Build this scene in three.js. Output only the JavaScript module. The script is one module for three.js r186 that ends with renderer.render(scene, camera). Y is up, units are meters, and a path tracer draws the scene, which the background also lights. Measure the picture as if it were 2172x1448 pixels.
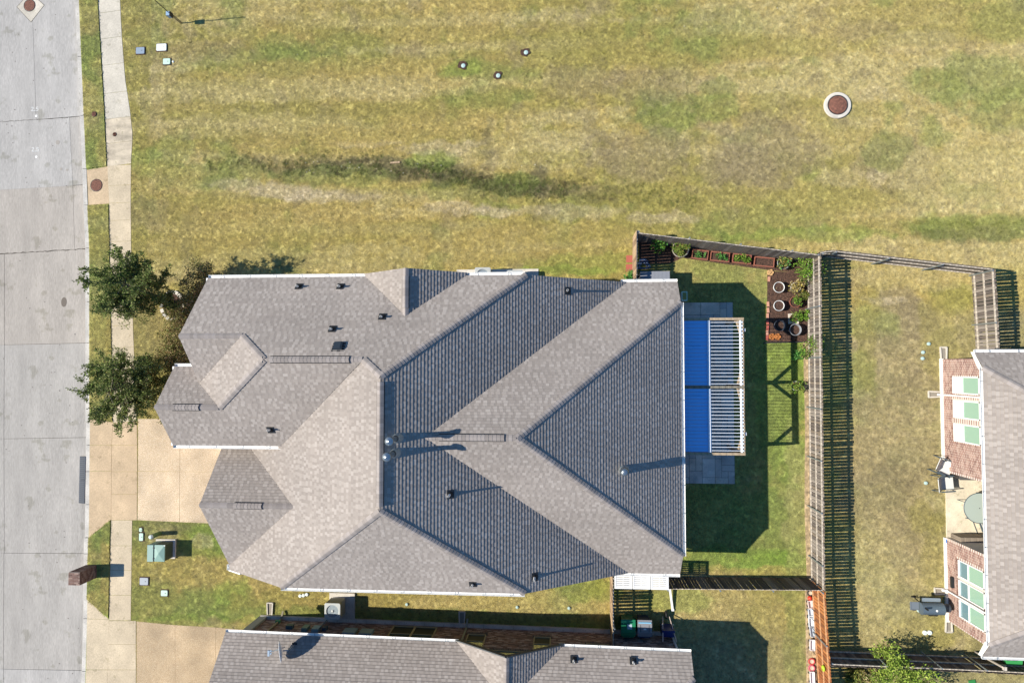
import * as THREE from 'three';

// ---------------------------------------------------------------- camera, sky, sun, exposure
const scene = new THREE.Scene();
const renderer = new THREE.WebGLRenderer({ antialias: true });
renderer.toneMapping = THREE.LinearToneMapping;
renderer.toneMappingExposure = 1.4;
renderer.shadowMap.enabled = true;

// A drone hangs 34.6 m above the lot and looks almost straight down: 53.13 degrees high, 5 degrees off plumb.
const HEIGHT = 34.6, FOCAL = 1448, PLUMB = [1196, 778];
const down = new THREE.Vector3((PLUMB[0] - 1086) / FOCAL, (PLUMB[1] - 724) / FOCAL, 1).normalize();
const east = new THREE.Vector3(1, 0, 0).addScaledVector(down, -down.x).normalize();
const south = new THREE.Vector3().crossVectors(down, east);
// camera axes (right, image-down, forward) written in site metres: x east, y up, z south
const axis = (i) => new THREE.Vector3(east.getComponent(i), -down.getComponent(i), south.getComponent(i));
const camera = new THREE.PerspectiveCamera(2 * Math.atan(724 / FOCAL) * 180 / Math.PI, 2172 / 1448, 0.5, 900);
camera.position.set(0, HEIGHT, 0);
camera.up.copy(axis(1).negate());
camera.lookAt(camera.position.clone().add(axis(2)));
camera.updateMatrixWorld();
scene.add(camera);

const SUN = new THREE.Vector3(-1.12, 1, 0.065).normalize();
const sunLight = new THREE.DirectionalLight(new THREE.Color(1.0, 0.94, 0.84), 5);
sunLight.position.copy(SUN).multiplyScalar(80);
sunLight.castShadow = true;
Object.assign(sunLight.shadow.camera, { left: -40, right: 40, top: 40, bottom: -40, near: 1, far: 200 });
sunLight.shadow.mapSize.set(4096, 4096);
scene.add(sunLight, sunLight.target);
{ // clear autumn sky: deep blue overhead, paler to the horizon, brighter round the sun
  const w = 256, h = 128, d = new Float32Array(w * h * 4);
  for (let j = 0; j < h; j++) for (let i = 0; i < w; i++) {
    const el = (j + 0.5) / h * Math.PI - Math.PI / 2, az = ((i + 0.5) / w - 0.5) * 2 * Math.PI;
    const v = [Math.cos(el) * Math.cos(az), Math.sin(el), Math.cos(el) * Math.sin(az)];
    const c = v[0] * SUN.x + v[1] * SUN.y + v[2] * SUN.z;
    const t = Math.pow(1 - Math.max(0, Math.sin(el)), 3), halo = 0.5 * Math.pow(Math.max(0, c), 12);
    const k = (j * w + i) * 4;
    d[k] = 0.034 + 0.17 * t + halo * 0.25; d[k + 1] = 0.138 + 0.2 * t + halo * 0.25; d[k + 2] = 0.355 + 0.15 * t + halo * 0.22; d[k + 3] = 1;
    if (el < 0) { d[k] = 0.12; d[k + 1] = 0.12; d[k + 2] = 0.09; }
  }
  const t = new THREE.DataTexture(d, w, h, THREE.RGBAFormat, THREE.FloatType);
  t.mapping = THREE.EquirectangularReflectionMapping; t.magFilter = THREE.LinearFilter; t.needsUpdate = true;
  scene.background = t; scene.environment = t;
}

// ---------------------------------------------------------------- helpers
let seedState = 12345;
const seed = (n) => { seedState = n >>> 0; };
const rnd = () => { seedState = (seedState + 0x6D2B79F5) >>> 0; let t = seedState; t = Math.imul(t ^ (t >>> 15), t | 1); t ^= t + Math.imul(t ^ (t >>> 7), t | 61); return ((t ^ (t >>> 14)) >>> 0) / 4294967296; };
const rr = (a, b) => a + (b - a) * rnd();
const pick = (a) => a[Math.floor(rnd() * a.length)];
const clamp = (x, a = 0, b = 1) => Math.min(b, Math.max(a, x));
const smooth = (a, b, x) => { const t = clamp((x - a) / (b - a)); return t * t * (3 - 2 * t); };
const hash2 = (x, y, s) => { let h = Math.imul(x, 374761393) + Math.imul(y, 668265263) + Math.imul(s, 974634777); h = Math.imul(h ^ (h >>> 13), 1274126177); return ((h ^ (h >>> 16)) >>> 0) / 4294967296; };
function vnoise(x, y, s = 0) {
  const xi = Math.floor(x), yi = Math.floor(y); let u = x - xi, v = y - yi; u = u * u * (3 - 2 * u); v = v * v * (3 - 2 * v);
  const a = hash2(xi, yi, s), b = hash2(xi + 1, yi, s), c = hash2(xi, yi + 1, s), d = hash2(xi + 1, yi + 1, s);
  return a + (b - a) * u + (c - a) * v + (a - b - c + d) * u * v;
}
function fbm(x, y, o = 4, s = 0) { let r = 0, a = 0.5, n = 0; for (let i = 0; i < o; i++) { r += a * vnoise(x, y, s + i); n += a; a *= 0.5; x = x * 2.03 + 7.1; y = y * 2.03 + 3.7; } return r / n; }

// survey: picture point + height above ground -> site plan metres [x, z]
function at(px, py, h = 0) {
  const c = new THREE.Vector3((px - 1086) / FOCAL, (py - 724) / FOCAL, 1);
  const t = (HEIGHT - h) / c.dot(down);
  return [c.dot(east) * t, c.dot(south) * t];
}
const V = (x, z, y = 0) => new THREE.Vector3(x, y, z);        // plan point and height -> vector
const AV = (px, py, h = 0, y = h) => { const p = at(px, py, h); return V(p[0], p[1], y); };
const path = (list, h = 0) => list.map(([x, y]) => at(x, y, h));

const taken = new Map();
function numbered(name) { const n = taken.get(name) ?? 0; taken.set(name, n + 1); return n ? name + '_' + String(n).padStart(3, '0') : name; }
function shade(o) { o.traverse((m) => { if (m.isMesh) { m.castShadow = true; m.receiveShadow = true; } }); return o; }
function tag(o, label, category, group) { o.userData.label = label; o.userData.category = category; if (group) o.userData.group = group; return o; }
function thing(name, label, category, pos, turn = 0, group) {
  const o = new THREE.Group(); o.name = numbered(name); if (pos) o.position.copy(pos); o.rotation.y = turn; scene.add(o);
  return tag(o, label, category, group);
}
function part(name, geo, mat, parent) { const m = new THREE.Mesh(geo.isBufferGeometry ? geo : geo.build(), mat); m.name = name; m.castShadow = m.receiveShadow = true; parent.add(m); return m; }
function structure(name, geo, mat) { const m = part(numbered(name), geo, mat, scene); m.userData.kind = 'structure'; return m; }
function copyOf(o, pos, turn = 0, label) { const c = o.clone(); c.name = numbered(o.name.replace(/_\d{3}$/, '')); c.userData = { ...o.userData }; c.position.copy(pos); c.rotation.y = turn; if (label) c.userData.label = label; scene.add(c); return c; }

// geometry collector: flat-shaded triangles, uv in metres from the face direction, optional vertex colours
class Geo {
  constructor() { this.p = []; this.c = []; this.col = null; this.uvw = null; this.uvs = []; }
  color(c) { this.col = c; return this; }
  tri(a, b, c) {
    this.p.push(a.x, a.y, a.z, b.x, b.y, b.z, c.x, c.y, c.z);
    if (this.col) for (let i = 0; i < 3; i++) this.c.push(...this.col);
    return this;
  }
  quad(a, b, c, d) { return this.tri(a, b, c).tri(a, c, d); }
  box(cx, cy, cz, sx, sy, sz, turn = 0, tilt = null) {
    const v = []; const e = new THREE.Euler(tilt ? tilt[0] : 0, turn, tilt ? tilt[1] : 0, 'YXZ');
    for (let i = 0; i < 8; i++) v.push(new THREE.Vector3((i & 1 ? 0.5 : -0.5) * sx, (i & 2 ? 0.5 : -0.5) * sy, (i & 4 ? 0.5 : -0.5) * sz).applyEuler(e).add(new THREE.Vector3(cx, cy, cz)));
    this.quad(v[0], v[2], v[3], v[1]).quad(v[4], v[5], v[7], v[6]).quad(v[0], v[4], v[6], v[2]).quad(v[1], v[3], v[7], v[5]).quad(v[2], v[6], v[7], v[3]).quad(v[0], v[1], v[5], v[4]);
    return this;
  }
  bar(a, b, w, h = w, up = new THREE.Vector3(0, 1, 0)) {           // square bar between two points
    const d = b.clone().sub(a).normalize(); let s = new THREE.Vector3().crossVectors(d, up); if (s.lengthSq() < 1e-6) s.set(1, 0, 0); s.normalize();
    const u = new THREE.Vector3().crossVectors(s, d); const q = (p, i, j) => p.clone().addScaledVector(s, i * w / 2).addScaledVector(u, j * h / 2);
    const A = [q(a, -1, -1), q(a, 1, -1), q(a, 1, 1), q(a, -1, 1)], B = [q(b, -1, -1), q(b, 1, -1), q(b, 1, 1), q(b, -1, 1)];
    for (let i = 0; i < 4; i++) { const j = (i + 1) % 4; this.quad(A[i], A[j], B[j], B[i]); }
    return this.quad(A[3], A[2], A[1], A[0]).quad(B[0], B[1], B[2], B[3]);
  }
  rod(a, b, r0, r1 = r0, n = 8, caps = true) {
    const d = b.clone().sub(a).normalize(); let s = new THREE.Vector3().crossVectors(d, Math.abs(d.y) > 0.9 ? new THREE.Vector3(1, 0, 0) : new THREE.Vector3(0, 1, 0)).normalize();
    const u = new THREE.Vector3().crossVectors(s, d); const q = (p, r, i) => p.clone().addScaledVector(s, r * Math.cos(i / n * 2 * Math.PI)).addScaledVector(u, r * Math.sin(i / n * 2 * Math.PI));
    for (let i = 0; i < n; i++) { this.quad(q(a, r0, i), q(b, r1, i), q(b, r1, i + 1), q(a, r0, i + 1)); if (caps) { this.tri(b, q(b, r1, i + 1), q(b, r1, i)); this.tri(a, q(a, r0, i), q(a, r0, i + 1)); } }
    return this;
  }
  flat(pts, y) {                                                    // horizontal polygon facing up
    const c = pts.map((p) => new THREE.Vector2(p[0], p[1]));
    for (const f of THREE.ShapeUtils.triangulateShape(c, [])) {
      let [a, b, d] = f.map((i) => V(c[i].x, c[i].y, typeof y === 'function' ? y(c[i].x, c[i].y) : y));
      if ((b.z - a.z) * (d.x - a.x) - (b.x - a.x) * (d.z - a.z) < 0) [b, d] = [d, b];
      this.tri(a, b, d);
    }
    return this;
  }
  slab(pts, y, thick) {                                             // polygon with sides
    this.flat(pts, y); const f = (p, t) => V(p[0], p[1], (typeof y === 'function' ? y(p[0], p[1]) : y) - t);
    const area = THREE.ShapeUtils.area(pts.map((p) => new THREE.Vector2(p[0], p[1])));
    for (let i = 0; i < pts.length; i++) { const a = pts[i], b = pts[(i + 1) % pts.length]; if (area < 0) this.quad(f(b, 0), f(b, thick), f(a, thick), f(a, 0)); else this.quad(f(a, 0), f(a, thick), f(b, thick), f(b, 0)); }
    return this;
  }
  merge(g, m) { const p = g.attributes ? (g.index ? g.toNonIndexed() : g).attributes.position : null; const v = new THREE.Vector3(); for (let i = 0; i < p.count; i++) { v.fromBufferAttribute(p, i); if (m) v.applyMatrix4(m); this.p.push(v.x, v.y, v.z); if (this.col) this.c.push(...this.col); } return this; }
  build() {
    const g = new THREE.BufferGeometry(), p = new Float32Array(this.p), n = p.length / 3, uv = new Float32Array(n * 2);
    g.setAttribute('position', new THREE.BufferAttribute(p, 3)); g.computeVertexNormals();
    const nn = g.attributes.normal.array;
    for (let i = 0; i < n; i++) {
      const ax = Math.abs(nn[i * 3]), ay = Math.abs(nn[i * 3 + 1]), az = Math.abs(nn[i * 3 + 2]), x = p[i * 3], y = p[i * 3 + 1], z = p[i * 3 + 2];
      if (ay >= ax && ay >= az) { uv[i * 2] = x; uv[i * 2 + 1] = z; } else if (ax >= az) { uv[i * 2] = z; uv[i * 2 + 1] = y; } else { uv[i * 2] = x; uv[i * 2 + 1] = y; }
    }
    g.setAttribute('uv', new THREE.BufferAttribute(uv, 2));
    if (this.c.length) g.setAttribute('color', new THREE.BufferAttribute(new Float32Array(this.c), 3));
    return g;
  }
}
const lathe = (pts, n = 24) => new THREE.LatheGeometry(pts.map(([r, y]) => new THREE.Vector2(r, y)), n);
const inside = (poly, x, y) => { let r = false; for (let i = 0, j = poly.length - 1; i < poly.length; j = i++) { const a = poly[i], b = poly[j]; if ((a[1] > y) !== (b[1] > y) && x < (b[0] - a[0]) * (y - a[1]) / (b[1] - a[1]) + a[0]) r = !r; } return r; };

// ---------------------------------------------------------------- materials
function texture(w, h, fn, metres, srgb = true) {                   // fn(u, v) in metres -> [r, g, b] 0..255
  const d = new Uint8Array(w * h * 4);
  for (let j = 0; j < h; j++) for (let i = 0; i < w; i++) { const c = fn(i / w, j / h), k = (j * w + i) * 4; d[k] = clamp(c[0], 0, 255); d[k + 1] = clamp(c[1], 0, 255); d[k + 2] = clamp(c[2], 0, 255); d[k + 3] = 255; }
  const t = new THREE.DataTexture(d, w, h); t.wrapS = t.wrapT = THREE.RepeatWrapping; t.magFilter = THREE.LinearFilter; t.minFilter = THREE.LinearMipmapLinearFilter; t.generateMipmaps = true;
  if (srgb) t.colorSpace = THREE.SRGBColorSpace;
  if (metres) t.repeat.set(1 / metres[0], 1 / metres[1]);
  t.needsUpdate = true; return t;
}
// tileable noise: blends noise with its wrapped copy
function tile(f) { return (u, v) => { const s = smooth(0.7, 1, u), t = smooth(0.7, 1, v), row = (y) => s ? f(u, y) * (1 - s) + f(u - 1, y) * s : f(u, y); return t ? row(v) * (1 - t) + row(v - 1) * t : row(v); }; }
const mat = (color, rough = 0.85, extra = {}) => new THREE.MeshStandardMaterial({ color, roughness: rough, ...extra });
const bumpTex = (metres, fx, fy, s) => { const n = tile((u, v) => fbm(u * fx, v * fy, 4, s)); return texture(256, 256, (u, v) => { const x = 255 * n(u, v); return [x, x, x]; }, metres, false); };
function concreteTex(base, amp, s, metres, streakX = 1, streakY = 1, pepper = 0.04) {
  const big = tile((u, v) => fbm(u * 5 * streakX, v * 5 * streakY, 5, s)), fine = tile((u, v) => fbm(u * 90 * streakX, v * 90 * streakY, 2, s + 9)), st = tile((u, v) => fbm(u * 14, v * 14, 4, s + 30));
  return texture(1024, 1024, (u, v) => {
    const k = 1 + amp * (big(u, v) - 0.5) * 2 + 0.16 * (fine(u, v) - 0.5), stain = smooth(0.66, 0.8, st(u, v)) * 0.1, w = (hash2(u * 1024 | 0, v * 1024 | 0, s) < pepper ? 0.86 : 1) * (1 - stain);
    return [base[0] * k * w, base[1] * k * w, base[2] * k * w * (1 - stain * 0.25)];
  }, metres);
}
function woodTex(base, s, amp = 0.45) {
  const g = tile((u, v) => fbm(u * 26, v * 1.6, 4, s)), b = tile((u, v) => fbm(u * 3, v * 3, 3, s + 5));
  return texture(256, 512, (u, v) => { const k = 1 + amp * (g(u, v) - 0.5) * 2 + 0.3 * (b(u, v) - 0.5); return [base[0] * k, base[1] * k, base[2] * k]; }, [0.28, 2.0]);
}
const M = {};
M.road = new THREE.MeshStandardMaterial({ map: concreteTex([165, 161, 155], 0.1, 3, [7, 7], 2.4, 0.5), roughness: 0.9, bumpMap: bumpTex([0.6, 0.6], 40, 8, 4), bumpScale: 0.002 });
M.roadWarm = M.road.clone(); M.roadWarm.color.set('#f9f3ec');
M.roadCool = M.road.clone(); M.roadCool.color.set('#f6f4f1');
M.kerb = new THREE.MeshStandardMaterial({ map: concreteTex([184, 179, 170], 0.14, 13, [3, 3]), roughness: 0.9 });
M.walk = new THREE.MeshStandardMaterial({ map: concreteTex([190, 182, 166], 0.12, 23, [3.7, 3.7]), roughness: 0.9, bumpMap: bumpTex([0.5, 0.5], 12, 12, 6), bumpScale: 0.002 });
M.walkStain = new THREE.MeshStandardMaterial({ map: concreteTex([182, 169, 147], 0.3, 97, [2.3, 2.3], 0.8, 1.6), roughness: 0.9 });
M.walkPale = M.walk.clone(); M.walkPale.color.set('#fff4e2');
M.walkGrey = M.walk.clone(); M.walkGrey.color.set('#ecebea');
M.apron = M.walk.clone(); M.apron.color.set('#fbe6cc');
{
  const big = tile((u, v) => fbm(u * 5, v * 5, 4, 41)), pal = [[208, 188, 158], [190, 166, 132], [222, 206, 180], [166, 142, 114], [202, 178, 144]];
  M.aggregate = new THREE.MeshStandardMaterial({ roughness: 0.92, map: texture(1024, 1024, (u, v) => { const i = u * 512 | 0, j = v * 512 | 0, p = pal[hash2(i, j, 5) * 5 | 0], k = 0.98 * (0.86 + 0.28 * big(u, v)) * (0.9 + 0.2 * hash2(i, j, 8)); return [p[0] * k, p[1] * k, p[2] * k]; }, [5.3, 5.3]), bumpMap: bumpTex([0.35, 0.35], 34, 34, 44), bumpScale: 0.006 });
  M.aggregateDull = M.aggregate.clone(); M.aggregateDull.color.set('#e6e2da');
}
M.stamped = new THREE.MeshStandardMaterial({ map: concreteTex([200, 192, 180], 0.2, 53, [2.6, 2.6]), roughness: 0.8, bumpMap: bumpTex([0.7, 0.7], 9, 9, 54), bumpScale: 0.006 });
M.patio = new THREE.MeshStandardMaterial({ map: concreteTex([214, 202, 178], 0.13, 63, [2.2, 2.2]), roughness: 0.88 });
M.slabEdge = new THREE.MeshStandardMaterial({ map: concreteTex([200, 192, 178], 0.1, 73, [1.5, 1.5]), roughness: 0.9 });
M.joint = mat('#4a443c', 1);
M.soil = new THREE.MeshStandardMaterial({ roughness: 1, map: texture(512, 512, (() => { const n = tile((u, v) => fbm(u * 50, v * 50, 3, 81)); return (u, v) => { const k = 0.45 + 1.1 * n(u, v), w = hash2(u * 512 | 0, v * 512 | 0, 3) > 0.93 ? 1.7 : 1; return [74 * k * w, 54 * k * w, 44 * k * w]; }; })(), [2.1, 2.1]), bumpMap: bumpTex([0.8, 0.8], 16, 16, 82), bumpScale: 0.03 });
M.dirt = new THREE.MeshStandardMaterial({ roughness: 1, map: texture(512, 512, (() => { const n = tile((u, v) => fbm(u * 26, v * 26, 4, 91)); return (u, v) => { const k = 0.62 + 0.75 * n(u, v); return [172 * k, 150 * k, 116 * k]; }; })(), [2.7, 2.7]), bumpMap: bumpTex([0.8, 0.8], 16, 16, 92), bumpScale: 0.02 });
M.white = mat('#e9e8e4', 0.45);
M.whiteTrim = mat('#e4e1d8', 0.6);
M.steel = mat('#9fa6a8', 0.32, { metalness: 0.85 });
M.galv = mat('#9aa4a8', 0.45, { metalness: 0.6 });
M.dark = mat('#23262a', 0.6);
M.black = mat('#131416', 0.7);
M.rust = new THREE.MeshStandardMaterial({ roughness: 0.85, map: texture(128, 128, (() => { const n = tile((u, v) => fbm(u * 14, v * 14, 4, 101)); return (u, v) => { const k = 0.6 + 0.8 * n(u, v); return [118 * k, 78 * k, 62 * k]; }; })(), [0.7, 0.7]) });
M.shingle = new THREE.MeshStandardMaterial({ vertexColors: true, roughness: 0.95 });
M.cap = [[0.3, 0.262, 0.237], [0.275, 0.24, 0.215], [0.325, 0.286, 0.26], [0.25, 0.218, 0.196]].map((c) => new THREE.MeshStandardMaterial({ color: new THREE.Color(...c), roughness: 0.95 }));
M.deck = mat('#6d655d', 0.9);
M.greenBox = mat('#7d9c90', 0.55);
M.paleGreen = mat('#b9d3bf', 0.7);
M.terracotta = mat('#8f5846', 0.85);
M.leaf = (c, extra = {}) => new THREE.MeshPhysicalMaterial({ vertexColors: true, color: c ?? '#ffffff', roughness: 0.9, specularIntensity: 0.35, transmission: 0.25, thickness: 0, side: THREE.DoubleSide, ...extra });
// ---------------------------------------------------------------- ground
const LX0 = -34, LZ0 = -23, LW = 62, LH = 44;                        // lawn texture covers this part of the plan
const LAWN = { straw: [0.49, 0.41, 0.185], tan: [0.43, 0.335, 0.11], olive: [0.325, 0.282, 0.074], green: [0.21, 0.25, 0.058], brown: [0.3, 0.24, 0.125], bare: [0.5, 0.415, 0.26], weed: [0.13, 0.115, 0.055], lush: [0.19, 0.3, 0.035] };
const lerp3 = (a, b, t) => [a[0] + (b[0] - a[0]) * t, a[1] + (b[1] - a[1]) * t, a[2] + (b[2] - a[2]) * t];
// patches of different turf, read off the photograph: picture x, y, half sizes in metres, kind, strength
const PATCHES = [
  [620, 350, 3.2, .45, 'weed', 0.40], [760, 352, 1.8, .45, 'weed', 0.60], [840, 355, 1.2, .4, 'weed', 0.48], [910, 362, 2.2, .5, 'weed', 0.64], [965, 378, 1.4, .4, 'weed', 0.68], [1050, 395, 1.2, .35, 'weed', 0.72], [1085, 405, 1.0, .3, 'weed', 0.72], [1140, 380, .35, .9, 'weed', 0.64], [1170, 400, 1.3, .5, 'weed', 0.48], [1330, 410, 2.6, .5, 'olive', .6], [1460, 425, 2.6, .5, 'olive', .5], [1260, 405, 1.6, .4, 'weed', 0.36], [640, 365, 1.4, .4, 'weed', 0.40],
  [440, 370, 3.5, .8, 'green', .4], [700, 372, 3.0, .5, 'green', .5], [915, 340, 1.2, .5, 'lush', .45], [1090, 385, 1.2, .5, 'green', .6], [1000, 405, 3, .5, 'green', .4],
  [590, 405, 1.5, .35, 'bare', 0.61], [650, 412, 1.2, .25, 'bare', 0.58], [700, 418, 2.2, .3, 'bare', 0.50], [500, 393, 1.4, .3, 'bare', 0.43], [960, 440, 1.8, .28, 'bare', 0.50], [1045, 446, 1.0, .3, 'bare', 0.61], [1200, 448, 2.6, .35, 'bare', 0.36], [930, 312, 2.2, .3, 'bare', 0.43], [780, 300, 1.6, .2, 'bare', 0.32], [1380, 465, 1.0, .3, 'bare', 0.43], [1440, 462, .8, .25, 'bare', 0.36], [350, 160, .9, .8, 'bare', 0.25], [325, 230, .6, 1.6, 'bare', 0.22],
  [560, 130, 4, .7, 'green', .45], [600, 95, 1.6, .6, 'green', .4], [420, 110, 3, .5, 'brown', .4], [980, 145, 1.1, .4, 'lush', .35], [1010, 205, 2.4, .6, 'green', .4], [730, 110, 2.5, .9, 'green', .3],
  [700, 150, 5.5, .6, 'tan', .5], [560, 190, 7, .6, 'straw', .45], [700, 235, 7, .5, 'olive', .5], [520, 265, 6, .6, 'straw', .4], [780, 285, 6, .35, 'tan', .5], [980, 255, 4, .5, 'tan', .4], [900, 180, 4, .5, 'straw', .35],
  [1030, 300, .25, 1.3, 'weed', 0.40], [1060, 240, .3, 1.3, 'olive', .4],
  [1415, 250, 1.5, 1.0, 'green', .65], [1390, 215, 1.0, .6, 'green', .35], [1350, 330, 2.4, 1.3, 'brown', .55], [1400, 180, 2.2, 1.0, 'brown', .45], [1240, 170, 2, .8, 'brown', .45], [1620, 320, 2.2, 1.8, 'brown', .6], [1560, 350, 2.0, 1.0, 'brown', .5], [1900, 345, 1.7, 1.2, 'brown', .6], [1930, 400, 1.2, .8, 'weed', 0.28], [1880, 320, 1.0, .9, 'green', .4], [1620, 470, 2.5, .8, 'green', .35],
  [2080, 170, 2.4, 1.3, 'green', .5], [2130, 230, 1.6, 1.2, 'green', .4], [1985, 175, 1.3, .8, 'green', .45], [1510, 230, 1.2, .7, 'green', .5], [1520, 190, .9, .5, 'green', .4], [2050, 375, 3.4, 1.4, 'straw', .55], [2130, 330, 2.4, 1, 'straw', .5], [2100, 480, 3.6, .5, 'green', .65], [2050, 495, 2.4, .3, 'weed', 0.28], [1700, 495, 4, .3, 'lush', .35], [1720, 430, 4, .7, 'olive', .4], [1860, 190, 1.6, .6, 'straw', .6], [1850, 200, 1, .4, 'bare', 0.25], [1960, 90, 2, .5, 'bare', 0.22], [1780, 380, 1.0, .5, 'bare', 0.25], [1860, 375, .5, .4, 'bare', 0.36], [1500, 60, 3, 1, 'green', .25], [2172, 40, 2.4, 1, 'green', .35], [1840, 60, 1.5, .5, 'brown', .4],
  [360, 330, 1.2, 1.2, 'green', .4], [310, 340, .9, .8, 'lush', .3], [420, 520, 6, 1.3, 'olive', .35], [900, 520, 12, 1.2, 'olive', .25], [560, 480, 6, .9, 'tan', .35], [1180, 520, 5, 1.2, 'tan', .35], [1240, 560, 3, .5, 'lush', .25], [1160, 575, 3, .25, 'lush', .4],
  [330, 380, 2.2, .8, 'tan', .4], [310, 450, 1.2, .9, 'brown', .35], [330, 790, 3, 3, 'olive', .5], [310, 720, 1.5, 2, 'brown', .3],
  // the house's own yards
  [400, 1130, 5.5, 1.1, 'green', .75], [430, 1150, 1.2, .8, 'lush', .5], [330, 1130, 1.1, .6, 'brown', .4], [345, 1140, .6, .35, 'bare', 0.40], [428, 1147, .5, .4, 'bare', 0.40], [375, 1118, .5, .25, 'weed', 0.40], [350, 1230, 3, 2.2, 'olive', .5], [340, 1290, 3, 1.2, 'green', .5], [480, 1280, 2.2, .8, 'green', .65], [520, 1230, 4, .8, 'tan', .35], [490, 1260, 1, .7, 'lush', .4],
  [640, 1285, 3.5, .8, 'olive', .6], [900, 1280, 6, .7, 'tan', .45], [1100, 1280, 5, .7, 'straw', .35], [1250, 1250, 1.5, .6, 'lush', .4], [900, 1310, 12, .35, 'green', .6], [800, 1322, 14, .22, 'lush', .35],
  [1540, 600, 3, 1.6, 'straw', .35], [1560, 610, 4, 1.4, 'olive', .45], [1660, 830, 1.2, 4.5, 'lush', .75], [1665, 1000, 1.1, 4.5, 'green', .7], [1640, 1150, 2, 2.2, 'green', .55], [1560, 1190, 3.4, .6, 'lush', .7], [1600, 1215, 3.4, .25, 'tan', .6], [1500, 1100, 3, 2, 'green', .6], [1540, 800, 2.4, 6, 'green', .6], [1690, 1100, .5, 4, 'straw', .3],
  [1560, 1290, 5, 1.4, 'tan', .5], [1440, 1270, 1.6, .6, 'lush', .35], [1640, 1340, 1.4, 2.6, 'olive', .5], [1690, 1300, .5, 3.5, 'green', .45], [1540, 1390, 3, 1.5, 'brown', .3],
  // the lot behind
  [1900, 640, 1.0, .8, 'brown', .75], [1940, 670, 1.0, 1.0, 'brown', .75], [1870, 640, .9, .22, 'bare', 0.58], [1850, 690, 1.0, .7, 'green', .4], [1900, 760, 2.4, 1.1, 'brown', .5], [1830, 800, .7, 1.2, 'green', .5], [1880, 860, 1.8, .8, 'brown', .45], [1950, 820, 1.2, .9, 'brown', .5], [1900, 960, 2.6, 1.6, 'brown', .45], [1860, 1050, 2.2, 1.4, 'brown', .45], [1930, 1010, 1.6, 1, 'weed', 0.16], [1940, 1150, 2.0, 1.4, 'brown', .5], [1850, 1200, 1.4, 2, 'straw', .4], [1960, 1100, .8, .7, 'olive', .5], [1880, 1320, 2.6, 1.0, 'straw', .4], [1960, 1340, 1.6, .7, 'olive', .35], [1990, 700, .8, 2.4, 'olive', .4], [1990, 1250, .7, 3, 'olive', .4], [2030, 640, .8, .8, 'olive', .4], [1840, 720, .5, 2.6, 'olive', .4], [1930, 590, 3.5, .5, 'straw', .5],
].map(([x, y, a, b, k, s]) => [...at(x, y), a, b, LAWN[k], s]);
const VERGE_EAST = at(232, 500)[0];
const CELL = new Map(); PATCHES.forEach((p) => { for (let i = Math.floor((p[0] - p[2] * 1.5 - 0.6) / 2); i <= (p[0] + p[2] * 1.5 + 0.6) / 2; i++) for (let j = Math.floor((p[1] - p[3] * 1.5 - 0.6) / 2); j <= (p[1] + p[3] * 1.5 + 0.6) / 2; j++) { const k = i * 1000 + j; if (!CELL.has(k)) CELL.set(k, []); CELL.get(k).push(p); } });
function lawnColorAt(x, z) {
  const wob = 0.9 * (fbm(x * 1.1, z * 1.1, 3, 11) - 0.5), wz = 0.7 * (fbm(x * 1.1, z * 1.1, 3, 19) - 0.5);
  const far = smooth(-3.4, -5, z);                                   // the open lot to the north was mown in long passes
  const streak = fbm(x * 0.10 + 3, z * 0.95 + 0.15 * x * 0.2, 3, 31), broad = fbm(x * 0.16, z * 0.16, 3, 37), mid = fbm(x * 0.7, z * 0.8, 4, 43), small = fbm(x * 3.1, z * 3.1, 3, 47), ragged = fbm(x * 1.3, z * 2.2, 3, 49);
  let c = lerp3(LAWN.tan, LAWN.olive, smooth(0.38, 0.66, 0.55 * mid + 0.45 * broad));
  c = lerp3(c, LAWN.straw, far * smooth(0.5, 0.68, streak * 0.7 + small * 0.3) * 0.75 + 0.25 * smooth(0.56, 0.72, mid));
  c = lerp3(c, LAWN.straw, smooth(2, 13, x) * far * 0.3);
  c = lerp3(c, LAWN.olive, far * smooth(0.54, 0.34, streak) * 0.5);
  const pass = Math.sin(z * 3.55 + 1.3 * fbm(x * 0.12, z * 0.3, 2, 83) * 4 + 0.02 * x); c = lerp3(c, pass > 0 ? LAWN.straw : LAWN.tan, far * smooth(6, -6, x) * Math.abs(pass) * 0.5 * smooth(0.3, 0.55, fbm(x * 0.2, z * 0.5, 3, 87)));
  c = lerp3(c, LAWN.green, smooth(0.58, 0.74, fbm(x * 0.5 + 20, z * 0.6, 4, 53)) * 0.5);
  c = lerp3(c, LAWN.brown, smooth(0.6, 0.75, fbm(x * 0.8 + 50, z * 0.9, 4, 59)) * 0.45);
  const drab = Math.max(smooth(13.6, 14.6, x) * smooth(-3.2, -2.4, z), smooth(3.5, 6, x) * smooth(9.2, 9.8, z) * smooth(12.6, 11.8, x)); if (drab) c = lerp3(c, mid > 0.52 ? [0.33, 0.285, 0.15] : [0.42, 0.355, 0.195], drab * 0.6);
  if (x < VERGE_EAST - 0.02) c = lerp3(c, LAWN.green, 0.35 + 0.5 * smooth(0.4, 0.65, mid));
  else if (x < VERGE_EAST + 2.1) c = lerp3(c, LAWN.olive, 0.6);
  for (const [px, pz, a, b, k, s] of CELL.get(Math.floor(x / 2) * 1000 + Math.floor(z / 2)) ?? []) {
    const dx = (x + wob - px) / a, dz = (z + wz - pz) / b, q = dx * dx + dz * dz;
    if (q < 2.2) c = lerp3(c, k, s * smooth(0.15, 0.75, smooth(2.2, 0, q) + 1.5 * (0.5 * small + 0.5 * ragged - 0.5)));
  }
  return c;
}
const GX = 1100, GZ = 780, LG = new Float32Array(GX * GZ * 3);
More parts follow.
